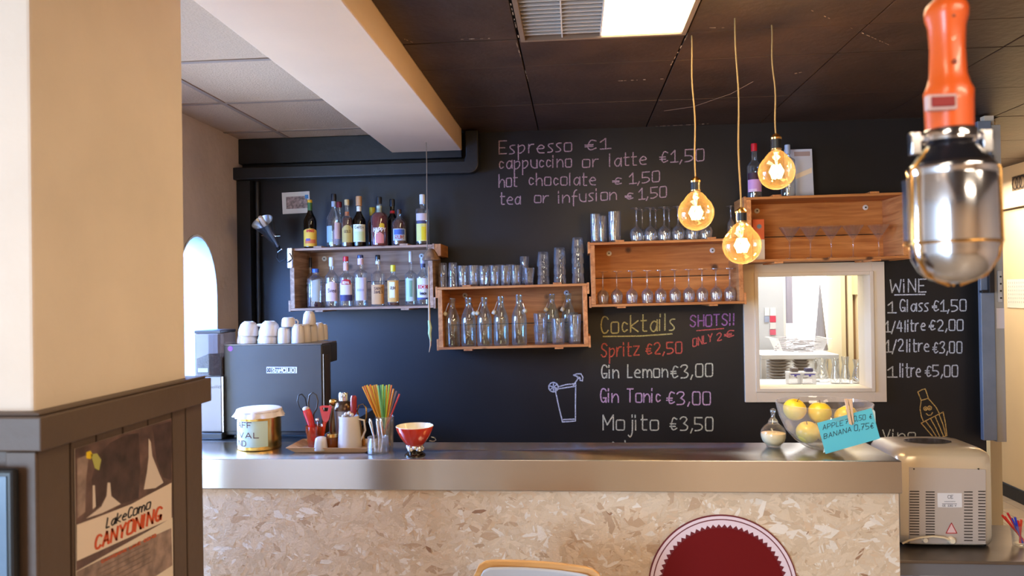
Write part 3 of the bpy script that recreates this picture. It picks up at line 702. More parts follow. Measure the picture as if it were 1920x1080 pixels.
# on top of the first crate
p, a1_ = on_crate(cr1, 582, 1, .07)
bottle('dark amaro bottle with yellow cap and orange-yellow label below the photo card', p, 24, 94, 'glass_dark', F_dark, .6, ((224, 170, 40), .06), .55, .8, .34,
       [((232, 184, 62), .04, .36, 1.5, .04), ((214, 110, 60), .1, .18, .9, 0, 0, 1), ((112, 84, 140), .15, .2, .35, 0, -.35, 2)], ((50, 92, 40), .78, .94), [('AMARO', -.62, .62, .33, .05, (200, 40, 30), .012)])
p, _ = on_crate(cr1, 637, 1, .19)
bottle('clear bottle with dark red cap standing behind the tall clear one', p, 27, 91, 'glass_bottle', None, 0, ((120, 24, 36), .12), .52, .78, .34, [((214, 190, 196), .1, .4, 1.0)])
p, _ = on_crate(cr1, 627, 1, .08)
bottle('tall clear bottle with black pourer and pale pink label on the greyish crate', p, 28, 104, 'glass_bottle', None, 0, ((20, 20, 24), .14), .5, .78, .3,
       [((222, 198, 202), .16, .46, .7, 0, .75), ((150, 172, 180), .1, .4, .5, 0, -.8)], ((160, 168, 176), .76, .86), capr=1.2)
p, _ = on_crate(cr1, 651.5, 1, .06)
bottle('amber bottle with tan cap and arched gold label', p, 21, 92, 'glass_bottle', F_brown, .62, ((206, 176, 120), .12), .56, .74, .38, [((188, 160, 84), .1, .38, 1.15, .08)], ((206, 110, 40), .66, .74), [('GOLD', -.6, .6, .3, .05, (120, 90, 40), .01)])
p, _ = on_crate(cr1, 674, 1, .08)
bottle('dark bottle with fat cork stopper and cream and green label', p, 25, 98, 'glass_dark', F_green, .7, ((190, 140, 92), .19), .5, .72, .34,
       [((226, 226, 200), .1, .44, 1.1), ((206, 218, 160), .12, .3, .8, 0, 0, 1)], ((230, 222, 200), .70, .80), [('Celtic', -.7, .75, .36, .05, (90, 90, 80), .009)], capr=1.35)
p, _ = on_crate(cr1, 699, 1, .18)
bottle('brown bottle with yellow cap half hidden behind the red liqueur bottle', p, 20, 78, 'glass_bottle', F_brown, .7, ((196, 176, 40), .2), .6, .78, .5)
p, _ = on_crate(cr1, 712, 1, .07)
bottle('broad red liqueur bottle with large white lettering', p, 32, 95, 'glass_bottle', F_red, .68, ((24, 24, 26), .14), .58, .78, .3,
       [((214, 130, 120), .06, .22, .5, .06), ((226, 190, 50), .36, .44, .3, .02, .3)], ((180, 190, 160), .68, .82), [('HAPPY', -.75, .75, .29, .075, (240, 225, 215), .018)], capr=1.1)
p, _ = on_crate(cr1, 736.5, 1, .17)
bottle('dark bottle with red neck band standing behind the round rum bottle', p, 24, 92, 'glass_dark', F_dark, .7, ((20, 20, 22), .15), .55, .72, .36, (), ((206, 30, 30), .62, .76), capr=1.2)
p, _ = on_crate(cr1, 749, 1, .07)
bottle('round-shouldered reddish rum bottle with blue oval label', p, 27, 70, 'glass_bottle', F_brown, .72, ((60, 40, 34), .12), .6, .84, .3,
       [((176, 188, 208), .14, .46, 1.0), ((58, 88, 156), .3, .44, .8, 0, 0, 1)], None, [('RUM', -.6, .6, .18, .1, (170, 60, 40), .014)])
p, _ = on_crate(cr1, 793, 1, .08)
bottle('clear bottle with yellow label and white and red cap behind the hanging cord', p, 26, 97, 'glass_bottle', None, 0, ((226, 224, 220), .19), .70, .76, .36,
       [((224, 214, 120), .08, .42, .9, 0, -.2), ((232, 208, 40), .1, .36, .35, 0, .15, 1), ((210, 190, 186), .48, .62, .9, 0, -.2), ((60, 60, 96), .42, .47, .8, 0, -.1, 2)], ((186, 30, 40), .86, .98), [])
# inside the first crate
p, _ = on_crate(cr1, 583, 0, .18)
bottle('clear bottle with dark stopper at the left end inside the crate', p, 19, 96, 'glass_bottle', None, 0, ((40, 30, 28), .2), .56, .7, .3, [((190, 196, 198), .3, .5, .9), ((40, 40, 50), .42, .47, .9, 0, 0, 1)])
p, _ = on_crate(cr1, 592.5, 0, .06)
bottle('short wide flask with blue cap, silvery label and a little red drink', p, 31, 75, 'glass_bottle', F_cola, .14, ((44, 84, 160), .1), .72, .86, .36, [((160, 152, 132), .16, .68, .5, .03)], None, [], sq=3)
p, _ = on_crate(cr1, 622.5, 0, .07)
bottle('clear bottle with white cap and pink arched label inside the crate', p, 26, 96, 'glass_bottle', None, 0, ((222, 222, 222), .18), .58, .76, .32, [((222, 190, 190), .12, .46, 1.0, .05)], None, [('Svea', -.55, .6, .3, .07, (70, 50, 60), .012)])
p, _ = on_crate(cr1, 649.5, 0, .06)
bottle('clear bottle with red cap and picture label inside the crate', p, 26, 97, 'glass_bottle', None, 0, ((196, 24, 32), .1), .58, .7, .36, [((220, 200, 190), .16, .46, 1.0, .05), ((182, 30, 34), .44, .52, .7, .03, 0, 1), ((60, 50, 90), .12, .24, 1.0, 0, 0, 1)], ((220, 170, 150), .72, .88), [('ROYAL', -.5, .5, .455, .045, (240, 220, 210), .01)])
p, _ = on_crate(cr1, 677, 0, .07)
bottle('clear bottle with navy cap and long pale lilac label', p, 26, 99, 'glass_bottle', None, 0, ((44, 56, 92), .06), .64, .74, .4, [((214, 206, 224), .12, .56, .9, 0, .05)], ((226, 190, 190), .81, .93), [('lllll', -.5, .5, .3, .04, (110, 130, 170), .008)])
p, _ = on_crate(cr1, 709.5, 0, .07)
bottle('square-shouldered rum bottle with black cap and orange-tan label', p, 26, 98, 'glass_bottle', None, 0, ((24, 24, 28), .09), .62, .7, .32, [((200, 144, 84), .04, .42, 1.1)], ((224, 216, 204), .82, .88), [('SAINT', -.6, .6, .32, .05, (96, 60, 30), .01), ('JAMES', -.6, .6, .25, .05, (96, 60, 30), .01)], sq=3.2)
p, _ = on_crate(cr1, 738, 0, .07)
bottle('small bottle with yellow cap and gold and cream label', p, 23, 78, 'glass_bottle', F_amber, .08, ((226, 206, 40), .16), .64, .76, .38, [((214, 158, 74), .1, .62, 1.1), ((234, 222, 190), .2, .58, .45, 0, -.25, 1)], None, [('RUM', -.45, .3, .4, .07, (110, 80, 50), .012)], sq=3)
p, _ = on_crate(cr1, 771, 0, .09)
bottle('clear bottle with long white pourer and pale green label', p, 23, 103, 'glass_bottle', None, 0, ((220, 214, 206), .2), .56, .66, .26, [((186, 204, 200), .08, .5, 1.0), ((120, 160, 130), .16, .46, .25, 0, 0, 1)])
p, _ = on_crate(cr1, 794, 0, .06)
bottle('clear bottle with white label and red band at the right end inside the crate', p, 25, 92, 'glass_bottle', None, 0, ((190, 180, 200), .14), .58, .74, .36, [((230, 228, 228), .14, .56, 1.1), ((206, 40, 44), .34, .42, .85, 0, 0, 1), ((70, 76, 120), .12, .16, 1.1, 0, 0, 1)], ((80, 76, 96), .78, .86), [('ICE', -.5, .5, .35, .06, (245, 240, 240), .014), ('lemon', -.5, .5, .22, .06, (40, 40, 60), .012)])
# swing-top bottles in the second crate
def swing_prof(R, H): return [(.0005, 0), (R*.9, 0), (R, .006), (R, H*.5), (R*.97, H*.56), (R*.85, H*.64), (R*.62, H*.73), (R*.42, H*.8), (R*.38, H*.85), (R*.40, H*.93), (R*.44, H*.94), (R*.44, H)]
def swing(label, base, side, hpx, wpx=28):
    Y = base.y; R = sz(wpx, Y)/2; H = sz(hpx, Y)
    t = thing('swing_top_bottle', label, 'bottle', base, (0, 0, 0), 'swing-top water bottles in the crate')
    q = MB(); q.lathe(swing_prof(R, H), 24, mod=lambda a, z: 1+.012*math.cos(8*a)*(z < H*.6)); obj('glass', q, 'glass_green', t, smooth=40)
    q = MB(); hx = side*R*.86; hz = H*.7
    for yy_ in (-.008, .008):
        q.tube([(side*R*.42, yy_-.01, H*.9), (side*R*.5, yy_-.014, H*.87), (hx*.8, yy_-.02, H*.78), (hx, yy_*.6-.025, hz)], .0014, 6)
    obj('wire_bail', q, 'chrome', t, smooth=50)
    q = MB(); T_ = Matrix.Translation((hx, -.026, hz-.006)) @ Matrix.Rotation(side*-.5, 4, 'Y') @ Matrix.Rotation(PI/2, 4, 'X' if side*wpx > 0 and int(hpx) % 2 else 'Y')
    q.lathe([(.004, -.010), (.0115, -.009), (.0125, -.002), (.0115, .006), (.006, .011)], 14, T_); obj('stopper', q, plain((214, 200, 164), .4), t, smooth=40)
    return t
for i, (px, s, h) in enumerate(((849, -1, 91), (879, 1, 91), (909, -1, 91), (940, -1, 92), (974, 1, 94))):
    p, _ = on_crate(cr2, px, 0, .055); swing('swing-top bottle, %s from the left in the front row of the crate' % ('first', 'second', 'third', 'fourth', 'fifth')[i], p, s, h)
for i, (px, s) in enumerate(((1036, -1), (1067, -1))):
    p, _ = on_crate(cr2, px, 0, .19); swing('swing-top bottle standing behind the glasses, %s of that pair' % ('left', 'right')[i], p, s, 91, 26)
# ------------------------------------------------------------------ glasses
def tumbler_mb(H, rt, rb, th=.0022, flutes=9, base=.008):
    q = MB(); md = (lambda a, z: 1+(.045 if z < H*.66 else .0)*math.cos(flutes*a)) if flutes else None
    q.lathe([(.0005, 0), (rb*.9, 0), (rb, .003), (rb+(rt-rb)*.3, H*.35), (rb+(rt-rb)*.62, H*.65), (rb+(rt-rb)*.74+.0012, H*.68), (rt-.0002, H*.975), (rt+.0006, H*.99), (rt-th*.4, H), (rt-th, H*.985), (rb+(rt-rb)*.7-th, H*.68), (rb+(rt-rb)*.3-th*1.3, H*.35), (rb-th*1.6, base+.003), (.0005, base)], flutes*4 if flutes else 24, mod=md, caps=False)
    return q
def tumbler(label, base, H, rt, rb, group, inv=False, flutes=9, cat='glass', name='tumbler', proto={}):
    key = (round(H, 4), round(rt, 4), rb, flutes, name)
    if key in proto: o = dup(proto[key], label, base, (PI if inv else 0, 0, random.random()), group)
    else:
        o = tag(obj(name, tumbler_mb(H, rt, rb, flutes=flutes), 'glass2', loc=base, rot=(PI if inv else 0, 0, random.random()), smooth=45), label, cat, group); proto[key] = o
    if inv: o.location.z += H
    return o
def stack(px, dy, n, Hpx, wtop, wbot, what, cr=cr2, top=1, flutes=9, step=None, inv=False, group='tumblers on top of the swing-top crate'):
    p, _ = on_crate(cr, px, top, dy); H = sz(Hpx, p.y); st = sz(step, p.y) if step else H
    names = ['only one'] if n == 1 else ['lowest', 'highest'] if n == 2 else ['lowest', 'middle one', 'highest'] if n == 3 else ['lowest', 'second from below', 'third from below', 'highest']
    for k in range(n):
        tumbler(('%s, %s of the stack' % (what, names[k])) if n > 1 else what, p + Vector((0, 0, k*st + .0004*k)), H, sz(wtop, p.y)/2, sz(wbot, p.y)/2, group, inv, flutes)
ORD = ['first', 'second', 'third', 'fourth', 'fifth', 'sixth', 'seventh', 'eighth', 'ninth', 'tenth', 'eleventh', 'twelfth']
stack(831, .06, 2, 26, 18, 15, 'small faceted glass at the left end of the crate top', step=20, inv=True)
stack(849.5, .06, 2, 26, 18, 15, 'small faceted glass, second stack from the left', step=20, inv=True)
for i, px in enumerate((868, 888, 908, 928, 948, 968)): stack(px, .06, 1, 38 if i > 1 else 40, 19, 16, 'fluted tumbler, %s of the single front row on the crate top' % ORD[i], flutes=8)
for i, px in enumerate((878, 898, 918, 938, 958)): stack(px, .15, 1, 40, 19, 16, 'fluted tumbler, %s of the single back row on the crate top' % ORD[i], flutes=8)
stack(984, .15, 2, 36, 17, 14, 'narrow glass behind the end of the tumbler row', step=18, flutes=7)
stack(992, .06, 1, 32, 22, 15, 'low wide glass beside the first tall stack')
stack(1019, .07, 3, 27, 23, 18, 'ribbed tumbler of the shortest tall stack', step=17, inv=True)
stack(1050, .07, 3, 32, 23, 19, 'ribbed tumbler of the middle tall stack', step=18, inv=True)
stack(1084, .07, 4, 30, 23, 18, 'ribbed tumbler of the tallest stack beside the next crate', step=18.5, inv=True)
g2 = 'tumblers standing inside the swing-top crate'
stack(1014, .06, 2, 36, 26, 21, 'stacked tumbler between the swing-top bottles', cr2, 0, step=22, group=g2)
stack(1047, .06, 1, 48, 25, 22, 'tall tumbler before the left rear swing-top bottle', cr2, 0, group=g2)
stack(1078, .07, 1, 54, 24, 21, 'tall tumbler before the right rear swing-top bottle', cr2, 0, group=g2)
stack(1076, .2, 1, 55, 18, 16, 'tall tumbler in the right corner of the swing-top crate', cr2, 0, group=g2)
g3 = 'tall beer glasses on the stemmed-glass crate'
stack(1117, .06, 1, 54, 18, 16, 'tall slim glass at the left end on the stemmed-glass crate', cr3, 1, flutes=12, group=g3)
stack(1130, .13, 1, 52, 18, 16, 'tall slim glass behind the pair on the stemmed-glass crate', cr3, 1, flutes=12, group=g3)
stack(1153, .08, 1, 58, 23, 21, 'tall wide glass beside the upside-down wine glasses', cr3, 1, flutes=12, group=g3)
def stem_mb(H, rb, rf, bowl=.45, open_=.8, seg=20):
    """stemmed glass standing on its foot: foot radius rf, bowl radius rb"""
    bz = H*(1-bowl); q = MB()
    q.lathe([(.0005, 0), (rf, 0), (rf, .0015), (rf*.3, .005), (.0038, .012), (.0032, bz*.6), (.0042, bz-.004), (rb*.45, bz+H*.03), (rb*.85, bz+H*.1), (rb, bz+H*bowl*.45), (rb*open_, H),
             (rb*open_-.0012, H), (rb-.0013, bz+H*bowl*.45), (rb*.8, bz+H*.11), (rb*.4, bz+H*.045), (.0005, bz+.006)], seg, caps=False)
    return q
def stems(cr, top, specs, hpx, wb, wfoot, group, fmt, inv=True, mb=None, name='wine_glass'):
    proto = None
    for i, (px, dy) in enumerate(specs):
        p, _ = on_crate(cr, px, top, dy); H = sz(hpx, CFY+.08); lab = fmt % ORD[i] if '%s' in fmt else fmt
        if proto is None:
            proto = tag(obj(name, mb or stem_mb(H, sz(wb, CFY)/2, sz(wfoot, CFY)/2), 'glass_coupe' if name == 'cocktail_glass' else 'glass2', loc=p, rot=(PI if inv else 0, 0, 0), smooth=50), lab, 'glass', group); o = proto
        else: o = dup(proto, lab, p, group=group)
        if inv: o.location.z = p.z + H
stems(cr3, 0, [(x, .07) for x in (1131, 1157, 1185, 1214, 1239, 1266, 1292, 1317, 1343, 1369)], 60, 23, 21, 'upside-down stemmed glasses in the crate', 'upside-down stemmed glass, %s from the left inside its crate')
stems(cr3, 1, [(1194, .06), (1220, .06), (1246, .06), (1272, .06), (1298, .06), (1324, .06)], 62, 25, 22, 'upside-down wine glasses on top of the crate', 'upside-down wine glass, %s in the front row on the crate top')
stems(cr3, 1, [(1205, .16), (1230, .16), (1255, .16), (1280, .16), (1306, .16)], 62, 25, 22, 'upside-down wine glasses behind the front row', 'upside-down wine glass, %s in the back row on the crate top')
stems(cr3, 1, [(1371, .12)], 62, 16, 18, None, 'slim flute standing alone behind the lowest bulb', mb=stem_mb(sz(62, CFY+.08), .02, .022, .6, .9), name='champagne_flute')
def coupe_mb(H, rb, rf):
    q = MB(); bz = H*.55
    q.lathe([(.0005, 0), (rf, 0), (rf, .0015), (rf*.3, .004), (.0034, .01), (.003, bz*.8), (.005, bz), (rb*.55, bz+H*.22), (rb, H), (rb-.0012, H), (rb*.52, bz+H*.235), (.0005, bz+.008)], 24, caps=False); return q
stems(cr4, 0, [(1481, .07), (1520, .07), (1559, .07), (1600, .08), (1648, .09)], 60, 40, 26, 'cocktail glasses in the crate above the hatch', 'wide cocktail glass, %s from the orange carton', inv=False, mb=coupe_mb(sz(58, CFY+.07), sz(37, CFY+.07)/2, .034), name='cocktail_glass')
# carton in crate four, things on its top
p, _ = on_crate(cr4, 1421, 0, .1)
t = thing('drink_carton', 'orange and white carton at the left end inside the crate above the hatch', 'carton', p)
h = sz(74, 4.05); q = MB(); q.box(-.03, .03, -.025, .025, .0005, h*.42); q.box(-.03, .03, -.025, .025, h*.42, h*.5); obj('carton_lower', q, plain((222, 206, 186), .5), t)
q = MB(); q.box(-.0302, .0302, -.0252, .0252, h*.5, h); obj('carton_sleeve', q, plain((220, 98, 48), .45), t, bevel=.002)
q = MB(); q.lathe([(.012, 0), (.012, .001)], 16, Matrix.Translation((.004, -.0254, h*.82)) @ Matrix.Rotation(PI/2, 4, 'X')); obj('printed_spot', q, plain((110, 130, 140), .5), t)
p, _ = on_crate(cr4, 1415.5, 1, .1)
bottle('bottle with red cap and pink label on the highest crate', p, 26, 102, 'glass_bottle', F_dark, .2, ((200, 24, 36), .14), .58, .72, .38, [((206, 150, 190), .12, .34, 1.1), ((60, 24, 34), .34, .46, 1.1), ((226, 190, 200), .12, .17, .6, 0, -.3, 1)], ((40, 30, 40), .52, .56))
p, _ = on_crate(cr4, 1478, 1, .09)
bottle('clear bottle with silvery cap half hidden behind the highest bulb', p, 26, 97, 'glass_bottle', None, 0, ((170, 180, 196), .18), .7, .78, .34)
p, _ = on_crate(cr4, 1500, 1, .16)
w_ = sz(49, 4.1); h_ = sz(92, 4.1)
t = thing('framed_card', 'white card with a bright slanting picture leaning on the wall above the highest crate', 'card', p, (-.08, 0, 0))
q = MB(); q.box(-w_/2, w_/2, -.004, .004, 0, h_); obj('card', q, plain((210, 208, 210), .5), t)
q = MB(); q.prism([(-w_*.36, h_*.35), (w_*.46, h_*.52), (w_*.46, h_*.62), (-w_*.1, h_*.5), (-w_*.36, h_*.4)], -.0052, -.0042); obj('printed_picture', q, plain((250, 226, 190), .5), t)
q = MB(); q.box(-w_*.15, w_*.42, -.0052, -.0042, h_*.86, h_*.95); obj('printed_heading', q, plain((176, 150, 136), .5), t)
# ------------------------------------------------------------------ photo card on the wall
p = P(555, 380, Y=D-.004)
t = thing('photo_card', 'small group photo on white card stuck on the dark wall', 'photo', (p.x, D-.003, p.z), (0, -.03, 0))
q = MB(); q.box(-.082, .082, -.0015, .0015, -.062, .062); obj('card', q, 'paper', t)
gm = mat('printed_group', (150, 128, 122), .5, noise=(60, .7))
q = MB(); q.box(-.058, .068, -.0025, -.0018, -.034, .036); obj('printed_photo', q, gm, t)
q = MB(); q.box(.055, .075, -.0032, -.0026, .02, .042); obj('blue_tape', q, plain((60, 130, 190), .5), t)
# ------------------------------------------------------------------ clamp lamp
tip = P(521, 463, Y=4.02); mouth = P(493, 418, Y=3.9)
t = thing('clamp_lamp', 'silver cone clamp lamp clipped to the end of the greyish crate', 'lamp', tip)
ax = (mouth - tip); Ln = ax.length; Tq = ax.to_track_quat('Z', 'Y').to_matrix().to_4x4()
q = MB(); q.lathe([(.009, 0), (.012, .01), (.022, Ln*.35), (.036, Ln*.7), (.056, Ln*1.02), (.060, Ln*1.05), (.0585, Ln*1.05), (.055, Ln*1.01), (.034, Ln*.7), (.02, Ln*.35), (.009, .012)], 24, Tq, caps=False); obj('reflector', q, mat('spun_aluminium', (190, 194, 200), .3, 1), t, smooth=60)
q = MB(); q.lathe([(.012, Ln*.4), (.012, Ln*1.22), (.009, Ln*1.25)], 14, Tq @ Matrix.Translation((.004, 0, 0))); obj('tube_bulb', q, plain((222, 206, 190), .3), t, smooth=40)
q = MB(); q.lathe([(.006, -.03), (.011, -.028), (.011, .012)], 12, Tq); obj('socket', q, 'black', t, smooth=40)
cl = P(545, 482, Y=3.93) - tip
q = MB(); q.box(cl.x-.016, cl.x+.012, cl.y-.01, cl.y+.012, cl.z-.06, cl.z+.05); obj('clamp', q, 'chrome', t, bevel=.004)
q = MB(); q.tube([(0, -.01, -.03), (.0, -.02, -.06), (.02, -.03, -.085), (.05, -.03, -.075), (cl.x, cl.y-.012, cl.z+.02), (cl.x+.015, cl.y-.016, cl.z-.01), (cl.x-.01, cl.y-.02, cl.z-.03)], .003, 8); obj('cord', q, 'black', t, smooth=60)
q = MB()
for s, k in ((1, .45), (-1, .5)):
    o_ = Tq @ Vector((s*.03, 0, Ln*k)); q.ball(o_, .006); q.tube([o_, o_*1.0 + (Tq @ Vector((s*.03, 0, 0)))], .0022, 6)
q.tube([(.004, -.015, -.03), (.028, -.02, -.015)], .003, 6); q.ball((.03, -.02, -.014), .007)
obj('wing_screw', q, 'chrome', t, smooth=60)
# ------------------------------------------------------------------ cord with wooden cone in front of crate one
YC = 3.87
ct = P(797, 82, Z=CEIL)
cone = P(808, 478, Y=YC)
t = thing('hanging_cord', 'thin cord with a brown cone hanging from the ceiling at the crate corner', 'cord', (cone.x, YC, cone.z))
q = MB(); top = P(800, 300, Y=YC)
q.tube([Vector((cone.x-.02, 0, 0))-Vector((cone.x, 0, -.03)), (top.x-cone.x, 0, top.z-cone.z), (top.x-cone.x-.003, 0, CEIL-cone.z-.001)], .0022, 6); obj('cord', q, plain((150, 132, 108), .8), t, smooth=60)
q = MB(); q.lathe([(.046, -.028), (.048, -.022), (.03, .012), (.016, .03), (.006, .034)], 20); obj('cone', q, wood('dark_cone_wood', (160, 118, 78), (92, 70, 54), 'Z', knots=False), t, smooth=40)
st = P(804, 500, Y=YC); sb = P(806, 604, Y=YC); se = P(803, 660, Y=YC)
q = MB(); q.tube([(st.x-cone.x, -.012, st.z-cone.z), (sb.x-cone.x, -.012, sb.z-cone.z)], [.003, .0062], 8); obj('stick', q, plain((206, 168, 120), .6), t, smooth=60)
q = MB(); x_, z_ = sb.x-cone.x, sb.z-cone.z
q.tube([(x_-.002, -.012, z_+.01), (x_+.003, -.012, z_-.03), (x_, -.012, z_-.06), (x_+.006, -.012, z_-.10)], [.007, .010, .009, .004], 8); obj('tape', q, plain((196, 200, 130), .6), t)
q = MB(); q.tube([(x_+.004, -.012, z_-.09), (x_+.004, -.012, z_-.12), (x_-.004, -.012, se.z-cone.z)], [.005, .004, .0015], 8); obj('wick', q, plain((206, 160, 110), .6), t)
# ------------------------------------------------------------------ kitchen hatch frame
c = [P(1393, 498, Y=D), P(1654, 488, Y=D), P(1661, 751, Y=D), P(1396, 755, Y=D)]
def lerp(a, b_, k): return a + (b_-a)*k
fx0, fx1, fz0, fz1 = c[3].x, (c[1].x+c[2].x)/2, (c[2].z+c[3].z)/2, (c[0].z+c[1].z)/2
b = MB(); y0_, y1_ = D-.022, D-.0005
b.box(fx0, HX0+.003, y0_, y1_, fz0, fz1); b.box(HX1-.003, fx1, y0_, y1_, fz0, fz1); b.box(HX0+.003, HX1-.003, y0_, y1_, fz0, HZ0+.003); b.box(HX0+.003, HX1-.003, y0_, y1_, HZ1-.003, fz1)
win = struct('window_1', b, 'cream_frame', bevel=.002)
b = MB(); s_ = .02
b.box(HX0, HX0+s_, D-.03, D+.15, HZ0, HZ1); b.box(HX1-s_, HX1, D-.03, D+.15, HZ0, HZ1); b.box(HX0+s_, HX1-s_, D-.03, D+.15, HZ0, HZ0+s_); b.box(HX0+s_, HX1-s_, D-.03, D+.15, HZ1-s_, HZ1)
obj('inner_frame', b, 'cream_frame', win, bevel=.002)
b = MB(); b.box(HX0+s_, HX1-s_, D+.06, D+.064, HZ0+s_, HZ1-s_); obj('pane', b, 'pane', win)
# ------------------------------------------------------------------ kitchen beyond
KX0, KX1, KY = .5, 2.28, 5.85
b = MB(); b.box(KX0-.1, KX1+.1, KY, KY+.1, 0, CEIL); struct('wall_kitchen_back', b, 'white')
b = MB(); b.box(KX0-.1, KX0, D+.15, KY, 0, CEIL); struct('wall_kitchen_left', b, 'white')
b = MB(); b.box(KX1, KX1+.06, D+.15, KY, 0, CEIL); struct('wall_kitchen_right', b, 'cream')
b = MB(); b.box(KX0, KX1, D+.15, KY, CEIL-.02, CEIL+.02); struct('ceiling_kitchen', b, 'white')
YW = KY-.02
def kp(px, py, Y=YW): return P(px, py, Y=Y)
a = kp(1468, 524); c_ = kp(1566, 655)
b = MB(); b.box(a.x, c_.x, KY-.012, KY-.002, c_.z, a.z+.25); wk = struct('window_2', b, 'emit_day')
q = MB(); 
for px in (1468, 1566): x = kp(px, 600).x; q.box(x-.02, x+.02, KY-.03, KY-.001, c_.z-.03, a.z+.28)
q.box(a.x-.02, c_.x+.02, KY-.03, KY-.001, c_.z-.05, c_.z); obj('window_frame', q, 'white', wk)
# grey cone added for the gap between white curtains, on the rear edge of the kitchen table
q = MB(); a = kp(1541, 534, 5.3); b1 = kp(1528, 662, 5.3); b2 = kp(1553, 662, 5.3); r_ = (b2.x-b1.x)/2; zt_ = P(1480, 664, Y=5.0).z
q.lathe([(r_, 0), (r_*.95, .02), (r_*.5, (a.z-zt_)*.5), (.003, a.z-zt_)], 16, mod=lambda a_, z: 1+.08*math.cos(5*a_))
tag(obj('curtain_gap_cone', q, plain((150, 146, 152), .8), loc=((b1.x+b2.x)/2, 5.31, zt_+.0006)), 'tall grey cone in place of the gap between the kitchen curtains', 'curtain_gap')
t = thing('curtain', 'narrow grey-violet curtain hanging left in the bright kitchen window', 'curtain', (0, 0, 0)); q = MB()
a = kp(1481, 522, 5.74); b1 = kp(1492, 607, 5.74)
for k in range(4): xx = a.x + (b1.x-a.x)*k/4; q.tube([(xx+.006, KY-.014, a.z+.25), (xx+.004, KY-.014, b1.z)], .013, 8)
obj('cloth', q, plain((170, 166, 186), .8), t, smooth=60)
# wall's shade put into the grey of a cupboard on the left with pinned sheets
a = kp(1431, 520, 5.5); b1 = kp(1470, 650, 5.5)
t = thing('shaded_wall_backdrop', 'grey-shaded wall cupboard at the left in the kitchen with sheets pinned on', 'backdrop', (0, 0, 0))
q = MB(); q.box(a.x-.3, b1.x, 5.5, 5.8, 0, a.z+.2); obj('backdrop_body', q, plain((196, 198, 204), .6), t)
for (x0, y0_, x1, y1_, cc) in ((1434, 577, 1443, 592, (225, 225, 226)), (1444, 577, 1455, 592, (225, 225, 226)), (1444, 592, 1455, 604, (206, 60, 90)), (1434, 593, 1442, 604, (150, 160, 190)), (1444, 605, 1455, 617, (215, 212, 214)), (1444, 618, 1455, 628, (206, 90, 116))):
    u0, u1 = kp(x0, y0_, 5.49), kp(x1, y1_, 5.49); q = MB(); q.box(u0.x, u1.x, 5.493, 5.499, u1.z, u0.z); obj('pinned_sheet', q, plain(cc, .6), t)
# cream shelving frame at the right
t = thing('cream_locker', 'cream tall locker with a dark slot at the right in the kitchen', 'locker', (0, 0, 0))
for (x0, x1, cc, yy_, nm) in ((1576, 1584, (236, 216, 172), 5.5, 'locker_post'), (1584, 1589, (120, 92, 66), 5.52, 'dark_slot'), (1589, 1598, (240, 222, 180), 5.5, 'locker_post'), (1598, 1606, (150, 112, 70), 5.52, 'dark_slot'), (1606, 1640, (236, 210, 166), 5.48, 'locker_door')):
    u0, u1 = kp(x0, 520, yy_), kp(x1, 520, yy_); q = MB(); q.box(u0.x, min(u1.x, KX1-.002), yy_, 5.8, 0, u0.z+.3); obj(nm, q, plain(cc, .6), t)
u0, u1 = kp(1597, 530, 5.5), kp(1606, 552, 5.5); q = MB(); q.box(u0.x, u1.x, 5.47, 5.519, u1.z, u0.z+.3); obj('locker_panel', q, plain((240, 214, 160), .6), t)
# shelf table with plates
ty_, tz_ = 5.05, P(1480, 664, Y=5.0).z
x0, x1 = P(1424, 660, Y=5.0).x, P(1568, 660, Y=5.0).x
t = thing('kitchen_table', 'white narrow kitchen table carrying the plastic tub', 'table', (x0, 4.95, 0))
W_ = x1-x0
q = MB(); q.box(0, W_, 0, .42, tz_-.03, tz_); obj('tabletop', q, 'white', t, bevel=.003)
for xx, yy_ in ((0, 0), (W_-.03, 0), (0, .39), (W_-.03, .39)):
    q = MB(); q.box(xx, xx+.03, yy_, yy_+.03, 0, tz_-.031); obj('leg', q, 'white', t)
q = MB(); q.box(.031, W_-.031, .02, .4, .93, .95); obj('shelf', q, 'white', t)
p = P(1498, 664, Y=5.1); wt = sz(46, 5.1)
t = thing('plastic_tub', 'translucent white tub filled with cutlery on the kitchen table', 'tub', (p.x, 5.12, tz_+.001))
q = MB(); hh = sz(27, 5.1); q.add([(sx*wt*k, sy*.13*k2, z_) for (k, k2, z_) in ((.72, .8, 0), (.95, 1, hh), (1.06, 1.1, hh), (1.06, 1.1, hh-.006)) for sx, sy in ((-1, -1), (1, -1), (1, 1), (-1, 1))],
 [(3, 2, 1, 0)] + [(4*j+i, 4*j+(i+1) % 4, 4*j+4+(i+1) % 4, 4*j+4+i) for j in range(3) for i in range(4)]); obj('tub_shell', q, glass('frosted_plastic', (.9, .9, .92), .04, .3, .3), t)
q = MB()
for k in range(46):
    x = random.uniform(-.62, .62)*wt; y = random.uniform(-.08, .08); z_ = random.uniform(.01, hh*.9); a = random.uniform(-.5, .5)
    q.tube([(x-.05*math.cos(a), y, z_), (x+.05*math.cos(a), y+.02, z_+.03*math.sin(a)+.004)], .003, 5)
obj('cutlery', q, plain((140, 134, 138), .3, metal=.6), t, kind='stuff')
t = None
